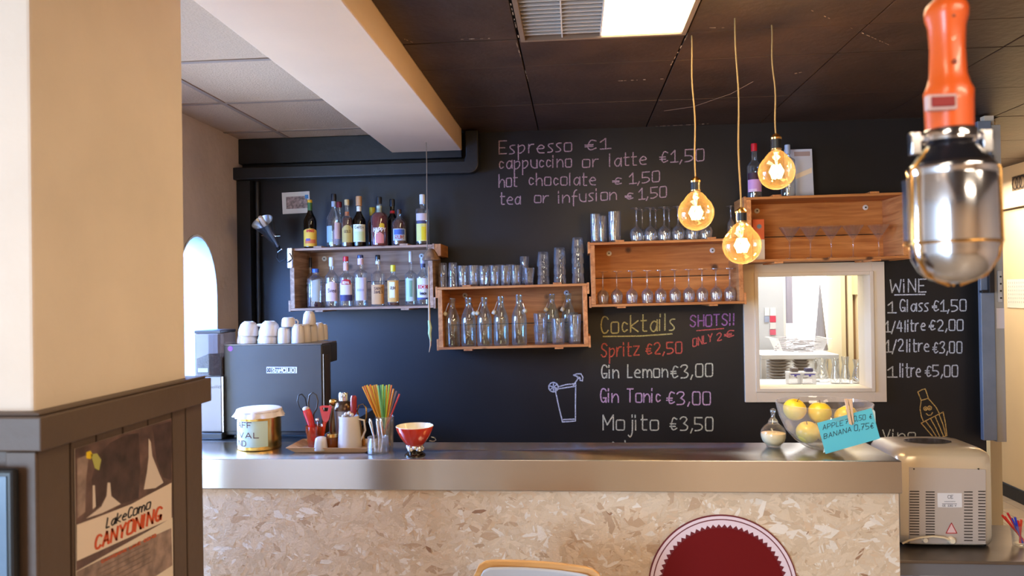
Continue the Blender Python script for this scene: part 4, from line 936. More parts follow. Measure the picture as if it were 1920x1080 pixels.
def plates(label, px, ztop_px, zbot_z, n, Y, R=.075):
    zt = P(px, ztop_px, Y=Y).z; st = (zt-zbot_z)/n; x = P(px, 690, Y=Y).x
    first = None
    for k in range(n):
        nm = 'white plate in the %s, %s from the bottom' % (label, ['lowest', 'second', 'third', 'fourth', 'fifth', 'sixth', 'seventh', 'eighth', 'ninth', 'tenth', 'eleventh', 'twelfth', 'thirteenth', 'fourteenth'][k]) if k else 'lowest white plate in the %s' % label
        if first is None:
            q = MB(); q.lathe([(.0005, 0), (R*.55, 0), (R*.7, st*.3), (R, st*.75), (R, st*.9), (R*.6, st*.4), (.0005, st*.35)], 20, caps=False)
            first = tag(obj('plate', q, 'white_china', loc=(x, Y, zbot_z+.0005), smooth=40), nm, 'plate', 'stacked plates in the kitchen')
        else: dup(first, nm, (x + random.uniform(-.003, .003), Y, zbot_z+.0005+k*st))
plates('tall plate stack under the kitchen table', 1459, 671, .9505, 12, 5.12)
plates('shorter plate stack beside the jugs', 1502, 671, .9505, 12, 5.16, .06)
# ledge behind the hatch with boxes and jugs
lz = P(1520, 724, Y=4.4).z
b = MB(); b.box(HX0-.05, HX1+.05, D+.152, D+.55, lz-.03, lz); tag(obj('serving_ledge', b, 'white'), 'white worktop just behind the hatch opening', 'worktop')
for i, (px, w_) in enumerate(((1489, 22), (1516, 24))):
    p = P(px, 700, Y=4.48); h_ = P(px, 694, Y=4.48).z - lz; wd = sz(w_, 4.48)
    t = thing('storage_box', ['clear storage box with blue clip, nearer the plate stack', 'clear storage box with blue clip, beside the big jug'][i], 'box', (p.x, 4.5, lz+.001), group='clipped storage boxes')
    q = MB(); q.box(-wd/2, wd/2, -.04, .04, 0, h_*.72); obj('box_body', q, glass('box_plastic_%d' % i, (.86, .84, .84), .05, .3, .45), t, bevel=.004)
    q = MB(); q.box(-wd/2*1.04, wd/2*1.04, -.042, .042, h_*.72+.0005, h_*.86); obj('lid', q, plain((225, 224, 226), .4), t, bevel=.003)
    q = MB(); q.box(-wd*.38, wd*.38, -.047, -.0425, h_*.68, h_*.74); q.box(-.006, .006, -.047, -.0425, h_*.58, h_*.68); obj('clip', q, plain((66, 60, 160), .4), t)
    q = MB(); q.box(-wd*.2, wd*.35, -.02, .02, h_*.86+.0005, h_*1.12); obj('lid_grip', q, plain((70, 70, 110) if i else (110, 100, 100), .4), t, bevel=.003)
def jug(label, px, Y, wpx, toppx, pitcher=False):
    p = P(px, 700, Y=Y); H = P(px, toppx, Y=Y).z - lz; R = sz(wpx, Y)/2
    t = thing('glass_jug', label, 'jug', (p.x, Y, lz+.001), (0, 0, random.random()*.3), 'clear jugs behind the hatch')
    q = MB(); q.lathe([(.0005, 0), (R*.9, 0), (R, H*.05), (R*.95, H*.25), (R*.62, H*.62), (R*.58, H*.72), (R*.8, H), (R*.77, H), (R*.54, H*.72), (R*.58, H*.62), (R*.9, H*.25), (.0005, H*.04)], 24, caps=False, mod=lambda a, z: 1+.02*math.cos(10*a)); obj('glass', q, 'glass2', t, smooth=50)
    if pitcher:
        q = MB(); q.tube([(-R*.75, 0, H*.9), (-R*1.15, 0, H*.85), (-R*1.2, 0, H*.6), (-R*.8, 0, H*.4)], .006, 8); obj('handle', q, 'glass2', t, smooth=60)
jug('largest clear pitcher with handle beside the storage boxes', 1541, 4.62, 27, 672, True)
jug('clear carafe next to the big pitcher behind the hatch', 1566, 4.52, 17, 672)
jug('clear carafe in the middle of the jug row', 1585, 4.52, 17, 669)
jug('clear carafe at the right end of the jug row', 1608, 4.52, 20, 674)
# ------------------------------------------------------------------ coffee machine and grinder
def onbar(px, py, wpx, z=CT, extra=0):
    """base centre of a round thing whose front foot shows at (px, py) on the plane z"""
    p = P(px, py, Z=z); R = sz(wpx, p.y)/2; return Vector((p.x, p.y + R + extra, z + .0006)), R, p.y/FPX
mf = P(513, 822, Z=CT).y; mx0, mx1 = P(421, 740, Y=mf).x, P(605, 740, Y=mf).x; mz = P(513, 645.5, Y=mf).z
yb1, yb2 = P(621, 740, X=mx1).y, P(632, 650, X=mx1).y
t = thing('coffee_machine', 'grey-blue backed espresso machine carrying white cups', 'coffee machine', (mx0, mf, CT+.0006)); W_ = mx1-mx0; H_ = mz-CT
q = MB(); q.box(0, W_, .004, yb1-mf, .012, H_-.005); obj('body', q, plain((48, 44, 42), .4), t, bevel=.004)
zb_ = P(632, 676, Y=yb2).z - CT
q = MB(); q.box(.0, W_+.001, yb1-mf-.002, yb2-mf, zb_, H_-.0045); obj('brew_head', q, plain((40, 37, 36), .4), t, bevel=.004)
q = MB(); q.box(0, W_, 0, yb2-mf, H_-.004, H_); obj('cup_tray', q, plain((120, 112, 104), .35, metal=.7), t, bevel=.001)
q = MB(); q.box(.001, W_-.004, -.001, .0035, .03, H_-.005); obj('back_panel', q, mat('blue_grey_panel', (68, 64, 58), .5, 0, noise=(5, .1)), t, bevel=.001)
q = MB(); q.box(W_+.0005, W_+.004, .006, .014, .03, H_-.045); obj('side_trim', q, 'steel', t)
q = MB(); q.box(W_+.0005, W_+.003, .03, yb1-mf-.03, .05, H_-.05); obj('side_panel', q, plain((58, 48, 42), .5), t, bevel=.003)
for x0 in (.02, W_-.05):
    for y0_ in (.02, yb1-mf-.05): q = MB(); q.lathe([(.015, -.0005), (.012, .013)], 14, Matrix.Translation((x0+.015, y0_+.015, 0))); obj('foot', q, 'black', t)
def mfn(e): return lambda u, v: ((lambda p: (p.x-mx0, -.0012-e, p.z-CT))(P(u, -v, Y=mf)))
f = mfn(.0005); q = MB(); q.add([f(500, -688), f(500, -700), f(557, -700), f(557, -688)], [(0, 1, 2, 3)]); obj('badge', q, plain((226, 228, 236), .4), t)
f = mfn(.0010); q = MB(); q.add([f(509, -689.5), f(509, -699), f(554, -699), f(554, -689.5)], [(0, 1, 2, 3)]); obj('badge_field', q, plain((40, 40, 46), .4), t)
f = mfn(.0015); q = MB(); write(q, 'RANCILIO', 511.5, 552, -698, -698, 7.2, 2.0, f); obj('badge_lettering', q, plain((236, 238, 244), .4), t)
q = MB(); ribbon(q, [(501.5, -690), (507, -698)], 1.3, f); ribbon(q, [(507, -690), (501.5, -698)], 1.3, f); ribbon(q, [(504.5+3.4*math.cos(k*PI/5), -694+3.6*math.sin(k*PI/5)) for k in range(11)], 1, f); obj('badge_emblem', q, plain((60, 60, 70), .4), t)
f = mfn(.0006); q = MB(); q.add([f(432+5*math.cos(k*PI/8), -654+5*math.sin(k*PI/8)) for k in range(16)], [tuple(range(16))]); obj('round_sticker', q, plain((130, 40, 140), .4), t)
# cups
def cup(label, px, py, wpx, hpx, ybase, dy, zlev=0, hand=1, tilt=0, group='white cups on the espresso machine', rb=.62):
    Y = mf + dy; x = P(px, py, Y=Y).x; R = sz(wpx, Y)/2; H = sz(hpx, Y)
    z0 = mz + .0012 + zlev
    t = thing('cup', label, 'cup', (x, Y, z0), (0, tilt, 0), group)
    q = MB()      # stands upside down: rim below, foot above
    pr = [(R, 0), (R*.99, H*.3), (R*(.5+.5*rb), H*.75), (R*rb*.96, H*.93), (R*rb*.8, H*.955), (R*rb*.78, H), (R*rb*.62, H), (R*rb*.6, H*.95), (.0005, H*.94)]
    pr2 = [(R-.003, 0), (R*.93, H*.3), (R*(.5+.5*rb)-.004, H*.72), (.0005, H*.86)]
    q.lathe(list(reversed(pr2)) + pr, 28, caps=False); obj('bowl', q, 'white_china', t, smooth=50)
    if hand:
        q = MB(); q.tube([(hand*R*.93, 0, H*.22), (hand*R*1.35, 0, H*.26), (hand*R*1.42, 0, H*.5), (hand*R*1.2, 0, H*.72), (hand*R*.8, 0, H*.74)], .0038, 8); obj('handle', q, 'white_china', t, smooth=60)
b_ = sz(1, mf+.1)
cup('large cappuccino cup, lower one of the left pair', 464, 640, 39, 26, 0, .07)
cup('large cappuccino cup, upper one of the left pair', 466, 615, 39, 27, 0, .07, b_*15, 1, .06)
cup('large cappuccino cup, lower one beside the left pair', 503, 640, 40, 26, 0, .07)
cup('large cappuccino cup, upper one beside the left pair', 505, 615, 40, 28, 0, .07, b_*14.5, -1, .05)
cup('small espresso cup under a tipped one, right of the cappuccino cups', 533, 640, 25, 30, 0, .06, 0, 0, rb=.88)
cup('small espresso cup lying highest in the middle of the cups', 541, 605, 27, 18, 0, .06, b_*31, 1, rb=.85)
cup('small espresso cup with a bright glint in the front of the row', 559, 640, 25, 36, 0, .06, 0, 0, rb=.86)
cup('small espresso cup, second in the receding row', 572, 640, 24, 35, 0, .11, 0, 0, rb=.86)
cup('small espresso cup, third in the receding row', 584, 640, 24, 35, 0, .17, 0, 0, rb=.86)
cup('small espresso cup, fourth in the receding row', 597, 640, 23, 34, 0, .23, 0, 0, rb=.86)
cup('small espresso cup at the right rear corner of the machine', 606, 640, 19, 30, 0, .27, 0, 0, rb=.86)
cup('tall cup standing highest on the receding row', 580, 600, 25, 26, 0, .14, b_*33, 0, rb=.7)
# grinder
gy = P(395, 824, Z=CT).y; gx0, gx1 = P(365, 660, Y=gy).x, P(414, 660, Y=gy).x; gz1, gz0 = P(390, 620, Y=gy).z, P(390, 706, Y=gy).z
gyb = P(442, 620, X=gx1).y; gd = min(gyb-gy, .3)
t = thing('coffee_grinder', 'coffee grinder with smoky bean hopper left of the espresso machine', 'grinder', (gx0, gy, CT+.0006)); W_ = gx1-gx0
hz0, hz1 = gz0-CT, gz1-CT
q = MB(); q.box(0, W_, 0, gd, hz0, hz1-.013); obj('hopper', q, 'glass_smoke', t, bevel=.004)
q = MB(); q.box(-.001, W_+.001, -.001, gd+.001, hz1-.0125, hz1); obj('hopper_lid', q, plain((46, 40, 40), .3), t, bevel=.003)
q = MB(); q.add([(x, y, z_) for (x, y, z_) in ((.006, .006, hz0+.006), (W_-.006, .006, hz0+.006), (W_-.006, gd-.006, hz0+.006), (.006, gd-.006, hz0+.006), (.006, .006, hz0+.075), (W_*.5, .006, hz0+.095), (W_-.006, .006, hz0+.08), (W_-.006, gd-.006, hz0+.09), (.006, gd-.006, hz0+.08))],
    [(3, 2, 1, 0), (0, 1, 6, 5, 4), (1, 2, 7, 6), (2, 3, 8, 7), (3, 0, 4, 8), (4, 5, 6, 7, 8)]); obj('coffee_beans', q, mat('beans', (52, 34, 28), .5, bump=(90, .8), noise=(90, .4)), t, kind='stuff')
q = MB(); q.box(W_*.15, W_-.0, .006, gd-.02, .028, hz0-.0005); obj('body', q, plain((128, 118, 110), .4, metal=.5), t, bevel=.006)
q = MB(); q.box(W_+.0005, W_+.006, .004, .012, .03, hz0-.002); obj('edge_trim', q, 'steel', t)
q = MB(); q.box(W_*.05, W_+.004, -.006, gd-.01, 0, .0275); obj('base', q, 'black', t, bevel=.004)
q = MB(); write(q, 'Rancilio', W_*.3, W_*.94, hz0-.052, hz0-.05, .012, .0018, lambda u, v: (u, .0054, v), slant=.3); obj('body_lettering', q, plain((70, 66, 64), .4), t)
q = MB(); q.box(W_*.12, W_*.5, -.0012, -.0002, hz0+.018, hz0+.035); obj('hopper_label', q, plain((160, 156, 154), .4), t)
# ------------------------------------------------------------------ things on the bar, left part
# tin with paper lid
p, R, k = onbar(470, 847, 84)
t = thing('tin_can', 'big ribbed gold tin with handwritten label and paper lid, staff fund', 'tin', p); H = 76*k
q = MB(); pr = [(.0005, 0), (R*.97, 0), (R, .002), (R, .007)]
n = 19
for i in range(n*2+1): z_ = .009 + (H-.018)*i/(n*2); pr.append((R*(.985 if i % 2 else .998), z_))
pr += [(R, H-.006), (R*1.01, H-.003), (R*.99, H), (.0005, H)]
q.lathe(pr, 40); obj('tin', q, 'gold_tin', t, smooth=50)
lab = plain((200, 212, 188), .6)
q = MB(); patch(q, R*1.006, -PI*.98, -PI*.25, H*.1, H*.76); obj('paper_label', q, lab, t, smooth=60)
q = MB(); f = wrap(R*1.012, -PI*.72)
write(q, 'STAFF', -.052, .063, H*.60, H*.60, .021, .0032, f); write(q, 'SURVIVAL', -.150, .0905, H*.36, H*.34, .020, .0032, f); write(q, 'FUND', -.050, .0385, H*.13, H*.13, .021, .0032, f); obj('label_lettering', q, plain((92, 38, 34), .6), t)
q = MB(); sk = lambda a, z: 1 + (.045*math.cos(9*a+.4)+.04*math.cos(14*a+1)+.02*math.cos(31*a)) * max(0, (H-z)/.026)
q.lathe([(.0005, H+.0045), (R*.96, H+.0045), (R*1.03, H+.002), (R*1.05, H-.008), (R*1.10, H-.018), (R*1.15, H-.026), (R*1.14, H-.026), (R*1.02, H-.006), (R*.96, H+.002)], 72, mod=sk, caps=False)
obj('paper_lid', q, plain((232, 218, 206), .8), t, smooth=60)
q = MB(); q.lathe([(R*1.045, H-.0035), (R*1.06, H-.0055), (R*1.05, H-.0075)], 40, caps=False); obj('rubber_band', q, plain((206, 186, 170), .7), t, smooth=60)
# wooden tray
yA = P(610, 849, Z=CT).y; xa, xb = P(553, 849, Z=CT).x, P(684, 849, Z=CT).x; tw = xb-xa; td = .15; th = .02; fl_ = .035
t = thing('wooden_tray', 'flared wooden tray holding kitchen bits on the steel counter', 'tray', (xa, yA, CT+.0006))
q = MB()
def ring(e, z_): return [(-e, -e*.3, z_), (tw+e, -e*.3, z_), (tw+e, td+e*.6, z_), (-e, td+e*.6, z_)]
vs = ring(0, 0) + ring(fl_, th) + ring(fl_-.006, th) + ring(-.004, .007)
q.add(vs, [(3, 2, 1, 0)] + [(4*j+i, 4*j+(i+1) % 4, 4*j+4+(i+1) % 4, 4*j+4+i) for j in range(3) for i in range(4)] + [(12, 13, 14, 15)]); obj('tray_body', q, 'tray', t, bevel=.0015)
TZ = CT + .0082
def ontray(px, Y): return Vector((P(px, 820, Y=Y).x, Y, TZ+.0004))
Ya = yA + .035; Yb = yA + .1
# orange tumbler with scissors and openers
p = ontray(592, Yb-.02); k = p.y/FPX
t = tag(obj('orange_tumbler', tumbler_mb(40*k, 19*k, 15*k, flutes=0), 'glass_orange', loc=p, smooth=50), 'orange tinted glass on the tray holding scissors and openers', 'glass')
def atY(px, py, Y, base): v = P(px, py, Y=Y); return (v.x-base.x, v.y-base.y, v.z-base.z)
s = thing('scissors', 'dark-handled scissors standing handles up in the orange glass', 'scissors', p); Y = p.y; 
q = MB(); q.tube([atY(*c_, Y+.004*i_, p) for i_, c_ in enumerate(((572, 776), (562, 765), (557.5, 752), (560, 741), (566, 739), (572, 746), (575, 760), (577, 775), (584, 790)))], .0026, 8); obj('handle_loop', q, plain((30, 34, 44), .3), s, smooth=60)
q = MB(); q.tube([atY(*c_, Y+.01, p) for c_ in ((580, 772), (578, 755), (580, 741), (586, 736), (593, 741), (596, 752), (594, 766), (588, 776), (588, 792))], .0032, 8); obj('handle_loop', q, plain((66, 56, 44), .3), s, smooth=60)
q = MB(); q.tube([atY(586, 786, Y, p), atY(590, 826, Y, p)], [.005, .002], 6); obj('blade', q, 'steel', s)
s = thing('bottle_opener', 'red gadget with rounded white top leaning left in the orange glass', 'opener', p)
q = MB(); q.tube([atY(589, 826, Y-.008, p), atY(585, 800, Y-.01, p), atY(577, 775, Y-.01, p), atY(574.5, 768, Y-.01, p)], [.009, .014, .0165, .0145], 14); obj('handle', q, 'red', s, smooth=60)
q = MB(); q.ball(atY(574, 767, Y-.01, p), .0145, sc=(1, 1, .75)); obj('white_top', q, 'white_china', s, smooth=60)
s = thing('corkscrew', 'red opener with an open window in its head in the orange glass', 'opener', p)
q = MB(); c0 = atY(611, 769, Y-.008, p); k = Y/FPX
o_ = [(-12*k, 7*k), (-7*k, 9*k), (9*k, 9*k), (12*k, 6*k), (6*k, -18*k), (0, -26*k), (-6*k, -20*k)]; i_ = [(-6*k, 5*k), (6*k, 5*k), (4*k, -2*k), (-4*k, -2*k)]
vs = [(c0[0]+x, c0[1]+yy_, c0[2]+z_) for yy_ in (-.005, .005) for x, z_ in o_ + i_]
q.add(vs, [(0, 1, 8, 7), (1, 2, 8), (2, 3, 9, 8), (3, 4, 9), (4, 5, 10, 9), (5, 6, 10), (6, 0, 7, 10)] + [tuple(reversed([j+11 for j in fc])) for fc in ((0, 1, 8, 7), (1, 2, 8), (2, 3, 9, 8), (3, 4, 9), (4, 5, 10, 9), (5, 6, 10), (6, 0, 7, 10))] + [(j, j+11, (j+1) % 7+11, (j+1) % 7) for j in range(7)] + [(7+j, 7+(j+1) % 4, 18+(j+1) % 4, 18+j) for j in range(4)])
obj('head', q, 'red', s, bevel=.001)
q = MB(); q.tube([atY(609, 790, Y-.008, p), atY(604, 822, Y-.004, p)], [.008, .005], 10); obj('handle', q, plain((214, 70, 30), .3), s, smooth=60)
q = MB(); q.ball(atY(595, 787, Y-.022, p), .008); q.tube([atY(595, 789, Y-.022, p), atY(596, 806, Y-.02, p)], .0022, 6)
tag(obj('ball_pick', q, 'chrome', loc=p, smooth=60), 'small steel pick with round knob in the orange glass', 'pick')
# salt cellar, amber jar
p = ontray(601.5, yA+.012); k = p.y/FPX
t = tag(obj('salt_cellar', MB().lathe([(.0005, 0), (11.5*k, 0), (12*k, 2*k), (10.5*k, 17*k), (9.5*k, 23*k), (6*k, 25.5*k), (.0005, 26*k)], 20, mod=squarish(3.5)), 'white_china', loc=p, smooth=50), 'small square white salt cellar at the front of the tray', 'salt cellar')
p = ontray(624, yA+.05); k = p.y/FPX
t = thing('jam_jar', 'small amber jar with metal lid between salt cellar and white pitcher', 'jar', p)
q = MB(); q.lathe([(.0005, 0), (12*k, 0), (12.5*k, 2*k), (12.5*k, 18*k), (11*k, 21*k)], 20); obj('glass', q, fluid('amber_jam', (150, 76, 24), .5), t, smooth=50)
q = MB(); q.lathe([(12*k, 21.5*k), (12*k, 27*k), (11*k, 28*k)], 20); obj('lid', q, 'brass', t, smooth=40)
# white pitcher
p = ontray(656, yA+.045); k = p.y/FPX; H = 62*k
t = thing('white_pitcher', 'tapered white milk pitcher with pouring lip on the tray', 'pitcher', p)
def lip(a, z): 
    d_ = math.cos(a-PI*1.12); return 1 + (.22*max(0, d_)**6 if z > H*.8 else 0)*(z-H*.8)/(H*.2)
q = MB(); R0, R1_ = 23*k, 17.5*k
q.lathe([(.0005, 0), (R0*.94, 0), (R0, .003), (R0*.98, H*.2), (R1_*1.05, H*.85), (R1_, H), (R1_-.0025, H), (R0*.9, H*.2), (.0005, .006)], 36, mod=lip, caps=False); obj('body', q, 'white_china', t, smooth=50)
q = MB(); q.tube([(R1_*.9, .0, H*.9), (R1_*1.6, 0, H*.86), (R1_*1.75, 0, H*.55), (R0*.95, 0, H*.25)], .004, 8); obj('handle', q, 'white_china', t, smooth=60)
s = thing('beaded_spoon', 'tool with dark red round handle and white beads leaning in the pitcher', 'tool', p)
q = MB(); q.tube([(.004, .004, H*.5), (.008, .004, H*.95), (.012, .006, H*1.05), (.014, .006, H*1.12), (.0145, .008, H*1.55), (.0145, .008, H*1.62)], [.003, .003, .011, .0125, .0125, .009], 14); obj('handle', q, 'darkred', s, smooth=50)
q = MB()
for (dx, dz) in ((-.022, .98), (-.012, 1.05), (.001, 1.08), (.010, 1.03)): q.ball((dx, -.006, H*dz), .0085)
obj('beads', q, 'white_china', s, smooth=60)
# shaker
p = ontray(645, yA+.115); k = p.y/FPX
t = thing('cocktail_shaker', 'steel cocktail shaker with bright cap behind the white pitcher', 'shaker', p)
q = MB(); q.lathe([(.0005, 0), (13*k, 0), (14*k, 3*k), (18*k, 66*k)], 24); obj('cup', q, plain((150, 140, 134), .3, metal=.8), t, smooth=50)
q = MB(); q.lathe([(18.5*k, 66.3*k), (18.5*k, 70*k), (15*k, 80*k), (10*k, 84*k)], 24); obj('collar', q, plain((92, 70, 54), .25, metal=.8), t, smooth=50)
q = MB(); q.lathe([(9.5*k, 84.3*k), (9.5*k, 97*k), (8*k, 100*k)], 20); obj('cap', q, 'chrome', t, smooth=40)
p = ontray(626, yA+.125)
t = thing('brass_shaker', 'brass-coloured narrow flask half hidden left of the cocktail shaker', 'flask', p)
q = MB(); q.lathe([(.0005, 0), (8*k, 0), (9*k, 50*k), (8*k, 66*k), (5*k, 74*k)], 20); obj('body', q, plain((120, 96, 66), .3, metal=.8), t, smooth=50)
q = MB(); q.lathe([(5*k, 74.3*k), (8.5*k, 78*k), (8*k, 84*k), (5*k, 87*k)], 20); obj('top', q, 'brass', t, smooth=50)
p = ontray(682, yA+.09); k = p.y/FPX
t = thing('wire_whisk', 'thin brass wire loop tool standing behind the white pitcher', 'whisk', p)
q = MB()
for s_ in (-.006, 0, .006):
    q.tube([(-.004+s_*.3, s_, 0), (.0, s_, 30*k), (6*k, s_*1.2, 55*k), (6*k, s_, 72*k), (0, s_*.3, 80*k), (-8*k, s_, 78*k), (-12*k, s_, 66*k), (-6*k, s_, 40*k), (-.003, s_, 2*k)], .0013, 6)
obj('wires', q, 'brass', t, smooth=60)
q = MB(); q.lathe([(.006, 0), (.007, 10*k), (.004, 20*k)], 10); obj('grip', q, 'brass', t, smooth=60)
# glass with tongs in front, glass with straws behind
p, R, k = onbar(704, 854, 40)
pA = p
tumbler('heavy clear glass of steel tongs before the straw glass', p, 32*k, 20*k, 20*k, 'clear glasses holding straws and tongs', flutes=12)
q = MB()
for dx, tx_ in ((-.018, -.03), (.004, -.002), (.02, .012)):
    q.tube([(dx*.6, 0, .004), (dx*.9, .002, 30*k), (tx_, .004, 60*k), (tx_, .004, 66*k)], [.004, .003, .0075, .004], 8)
t = thing('steel_tongs', 'bright steel tongs and spoons upright in the heavy front glass', 'tongs', p); obj('metal', q, 'chrome', t, smooth=60)
p, R, k = onbar(722, 846, 34)
p.y = pA.y + .095; p.x = P(722, 840, Y=p.y).x
sg = p
tumbler('tall clear glass filled with coloured drinking straws', p, 62*k, 18*k, 15*k, 'clear glasses holding straws and tongs', flutes=10)
cols = {'yellow': (244, 190, 50), 'orange': (238, 130, 40), 'green': (120, 196, 130), 'lime': (186, 210, 60), 'pink-red': (214, 70, 70), 'grey-violet': (150, 140, 150), 'amber': (240, 160, 60)}
tops = [(680, 725, 'amber'), (684, 723, 'orange'), (688, 722, 'yellow'), (691, 724, 'amber'), (694, 721, 'orange'), (698, 723, 'yellow'), (702, 722, 'amber'), (706, 721, 'yellow'), (709, 723, 'green'), (714, 722, 'green'), (718, 721, 'lime'), (722, 724, 'green'),
        (725, 722, 'yellow'), (730, 721, 'lime'), (734, 722, 'orange'), (738, 729, 'amber'), (743, 733, 'grey-violet'), (749, 739, 'pink-red')]
ORD += ['thirteenth', 'fourteenth', 'fifteenth', 'sixteenth', 'seventeenth', 'eighteenth', 'nineteenth', 'twentieth']
for i, (px, py, c_) in enumerate(tops):
    dyt = random.uniform(-.03, .03); a = P(px, py, Y=sg.y+dyt); an = random.uniform(0, 2*PI)
    bx = -(px-714)*k*.28 + random.uniform(-.003, .003); by = random.uniform(-.012, .012)
    q = MB(); q.tube([(bx, by, .011+.0006*i % .004), (a.x-sg.x, a.y-sg.y, a.z-sg.z)], .0034, 8)
    tag(obj('drinking_straw', q, plain(cols[c_], .35, trans=.15), loc=sg, smooth=60), '%s drinking straw, %s from the left in the fan of the tall glass' % (c_, ORD[i]), 'straw', 'coloured straws in the glass')
# red bowl on silver foot
p, R, k = onbar(774, 858, 40)
t = thing('red_bowl', 'glossy red footed bowl with cream inside and beaded silver base', 'bowl', p)
q = MB(); q.lathe([(.0005, 0), (20*k, 0), (20*k, 2*k), (15*k, 6*k), (10*k, 9*k), (8*k, 12*k)], 28); obj('foot', q, plain((80, 74, 66), .15, metal=1), t, smooth=50)
q = MB()
for i in range(9): a = i*2*PI/9; rr = 12*k; q.ball((rr*math.cos(a), rr*math.sin(a), (14+3*(i % 2))*k), (5.5 if i % 2 else 7)*k, 12, 8)
obj('beads', q, 'chrome', t, smooth=60)
q = MB(); q.lathe([(.0005, 13*k), (10*k, 14*k), (20*k, 24*k), (29*k, 37*k), (35*k, 50*k), (36.5*k, 56*k)], 40, caps=False); obj('bowl_outside', q, plain((206, 42, 22), .12, coat=.8), t, smooth=60)
q = MB(); q.lathe([(36.5*k, 56*k), (35.5*k, 57*k), (33*k, 50*k), (27*k, 37*k), (17*k, 25*k), (.0005, 18*k)], 40, caps=False); obj('bowl_inside', q, plain((240, 226, 196), .2, coat=.5), t, smooth=60)
q = MB(); q.tube([(26*k, .02, 26*k), (33*k, .022, 24*k), (39*k, .022, 27*k), (36*k, .022, 32*k), (30*k, .02, 33*k)], .0025, 8); obj('side_loop', q, 'glass2', t, smooth=60)
# ------------------------------------------------------------------ right part of the bar
p, R, k = onbar(1455, 841, 34)
t = thing('sugar_jar', 'round glass sugar jar with long stopper left of the fruit bowl', 'jar', p)
pr = [(.0005, 0), (12*k, 0), (13*k, 1.5*k)] + [(23*k*math.cos(a), 22*k+22*k*math.sin(a)) for a in [-.95+.2*i for i in range(12)] if math.cos(a) > .25]
pr = [r_ for r_ in pr] + [(10*k, 43*k), (8*k, 46*k)]
q = MB(); q.lathe(pr, 28, caps=False); obj('glass', q, 'glass', t, smooth=60)
q = MB(); q.lathe([(.0005, 2*k), (12*k, 3*k), (19*k, 10*k), (21.5*k, 18*k), (21.8*k, 25*k), (12*k, 27*k), (.0005, 26*k)], 24, caps=False); obj('sugar', q, plain((238, 214, 166), .9), t, smooth=60, kind='stuff')
q = MB(); q.lathe([(9*k, 46.3*k), (7*k, 50*k), (3.5*k, 54*k), (3.5*k, 61*k), (5.5*k, 64*k), (5*k, 68*k), (2*k, 70*k)], 20); obj('stopper', q, 'glass2', t, smooth=60)
p, R, k = onbar(1556, 846, 60)
H = 84*k
t = thing('fruit_bowl', 'large clear glass bowl of yellow apples with a blue price card', 'bowl', p)
R = 85*k
bp_ = [(.0005, 0), (28*k, 0), (34*k, 2*k), (52*k, 14*k), (68*k, 33*k), (79*k, 58*k), (R, H)]
q = MB(); q.lathe(bp_ + [(R-.003, H), (76.5*k, 58*k), (65.5*k, 34*k), (50*k, 17*k), (30*k, 5*k), (.0005, 4*k)], 48, caps=False); obj('glass', q, glass('bowl_glass', (.97, .96, .95), .05, .5, .14, (1, .92, .84)), t, smooth=60)
apl = [(-52, 2, 70), (-34, -16, 31), (-6, 4, 64), (10, -28, 27), (39, -4, 58), (8, 24, 27)]
al = ['yellow apple highest at the left side of the bowl', 'yellow apple low at the front left of the bowl', 'yellow apple with stalk on top in the middle of the bowl', 'yellow apple low behind the left end of the price card',
      'yellow apple behind the clothes peg and price card', 'yellow apple lowest at the back of the bowl']
apm = mat('apple_skin', (246, 218, 66), .3, noise=(14, .07), coat=.3); ap0 = None
for i, (x, y, z_) in enumerate(apl):
    loc = p + Vector((x*k, y*k, z_*k)); Ra = 21*k
    if ap0 is None:
        t = thing('apple', al[i], 'apple', loc, (.3, .2, 0), 'yellow apples in the glass bowl'); ap0 = t
        pr = [(.0005, -Ra*.8)] + [(Ra*(1.0+.06*math.sin(a))*math.cos(a), Ra*.95*math.sin(a)) for a in [-1.2+.24*j for j in range(11)]] + [(Ra*.12, Ra*.84), (.0005, Ra*.74)]
        q = MB(); q.lathe(pr, 20, caps=False); obj('flesh', q, apm, t, smooth=80)
        q = MB(); q.tube([(0, 0, Ra*.72), (.001, 0, Ra*.9), (.004, 0, Ra*1.12)], .0014, 6); obj('stalk', q, plain((96, 70, 40), .8), t)
    else: dup(ap0, al[i], loc, (random.uniform(-.5, .5), random.uniform(-.5, .5), random.random()*6))
# price card and peg
cyp = p.y - R*.93
cf = lambda e: (lambda u, v: tuple(P(u, -v, Y=cyp-e) - P(1590, 808, Y=cyp)))
base = P(1590, 808, Y=cyp)
t = thing('price_card', 'turquoise card with handwritten apple and banana prices pegged to the bowl', 'card', base)
def card(pts, y0_, y1_, m, nm):
    q = MB(); f = [tuple(P(x, y, Y=cyp) - base) for x, y in pts]
    n = len(f); q.add([(a[0], y0_, a[2]) for a in f] + [(a[0], y1_, a[2]) for a in f], [tuple(range(n)), tuple(reversed(range(n, 2*n)))] + [(i, i+n, (i+1) % n+n, (i+1) % n) for i in range(n)]); return obj(nm, q, m, t)
card([(1548, 851), (1650, 822), (1634, 765), (1532, 793)], -.0012, 0, plain((92, 196, 214), .6), 'card')
card([(1544, 849), (1546, 838), (1638, 768), (1641, 772), (1643, 800), (1600, 832)], .0015, .0027, plain((206, 224, 218), .6), 'rear_card')
q = MB(); f = cf(.0016)
write(q, 'APPLE', 1543, 1581, -806, -797, 9, 1.1, f); write(q, '7', 1585, 1591, -795, -793, 8, 1.1, f); write(q, '0,50 €', 1601, 1635, -790, -785, 9.5, 1.1, f)
write(q, 'BANANA', 1545, 1596, -823, -809, 9, 1.2, f); write(q, '0,75€', 1602, 1638, -808, -803, 11, 1.2, f); obj('card_lettering', q, plain((36, 60, 70), .6), t)
t = thing('clothes_peg', 'wooden clothes peg gripping the turquoise card on the bowl rim', 'peg', base)
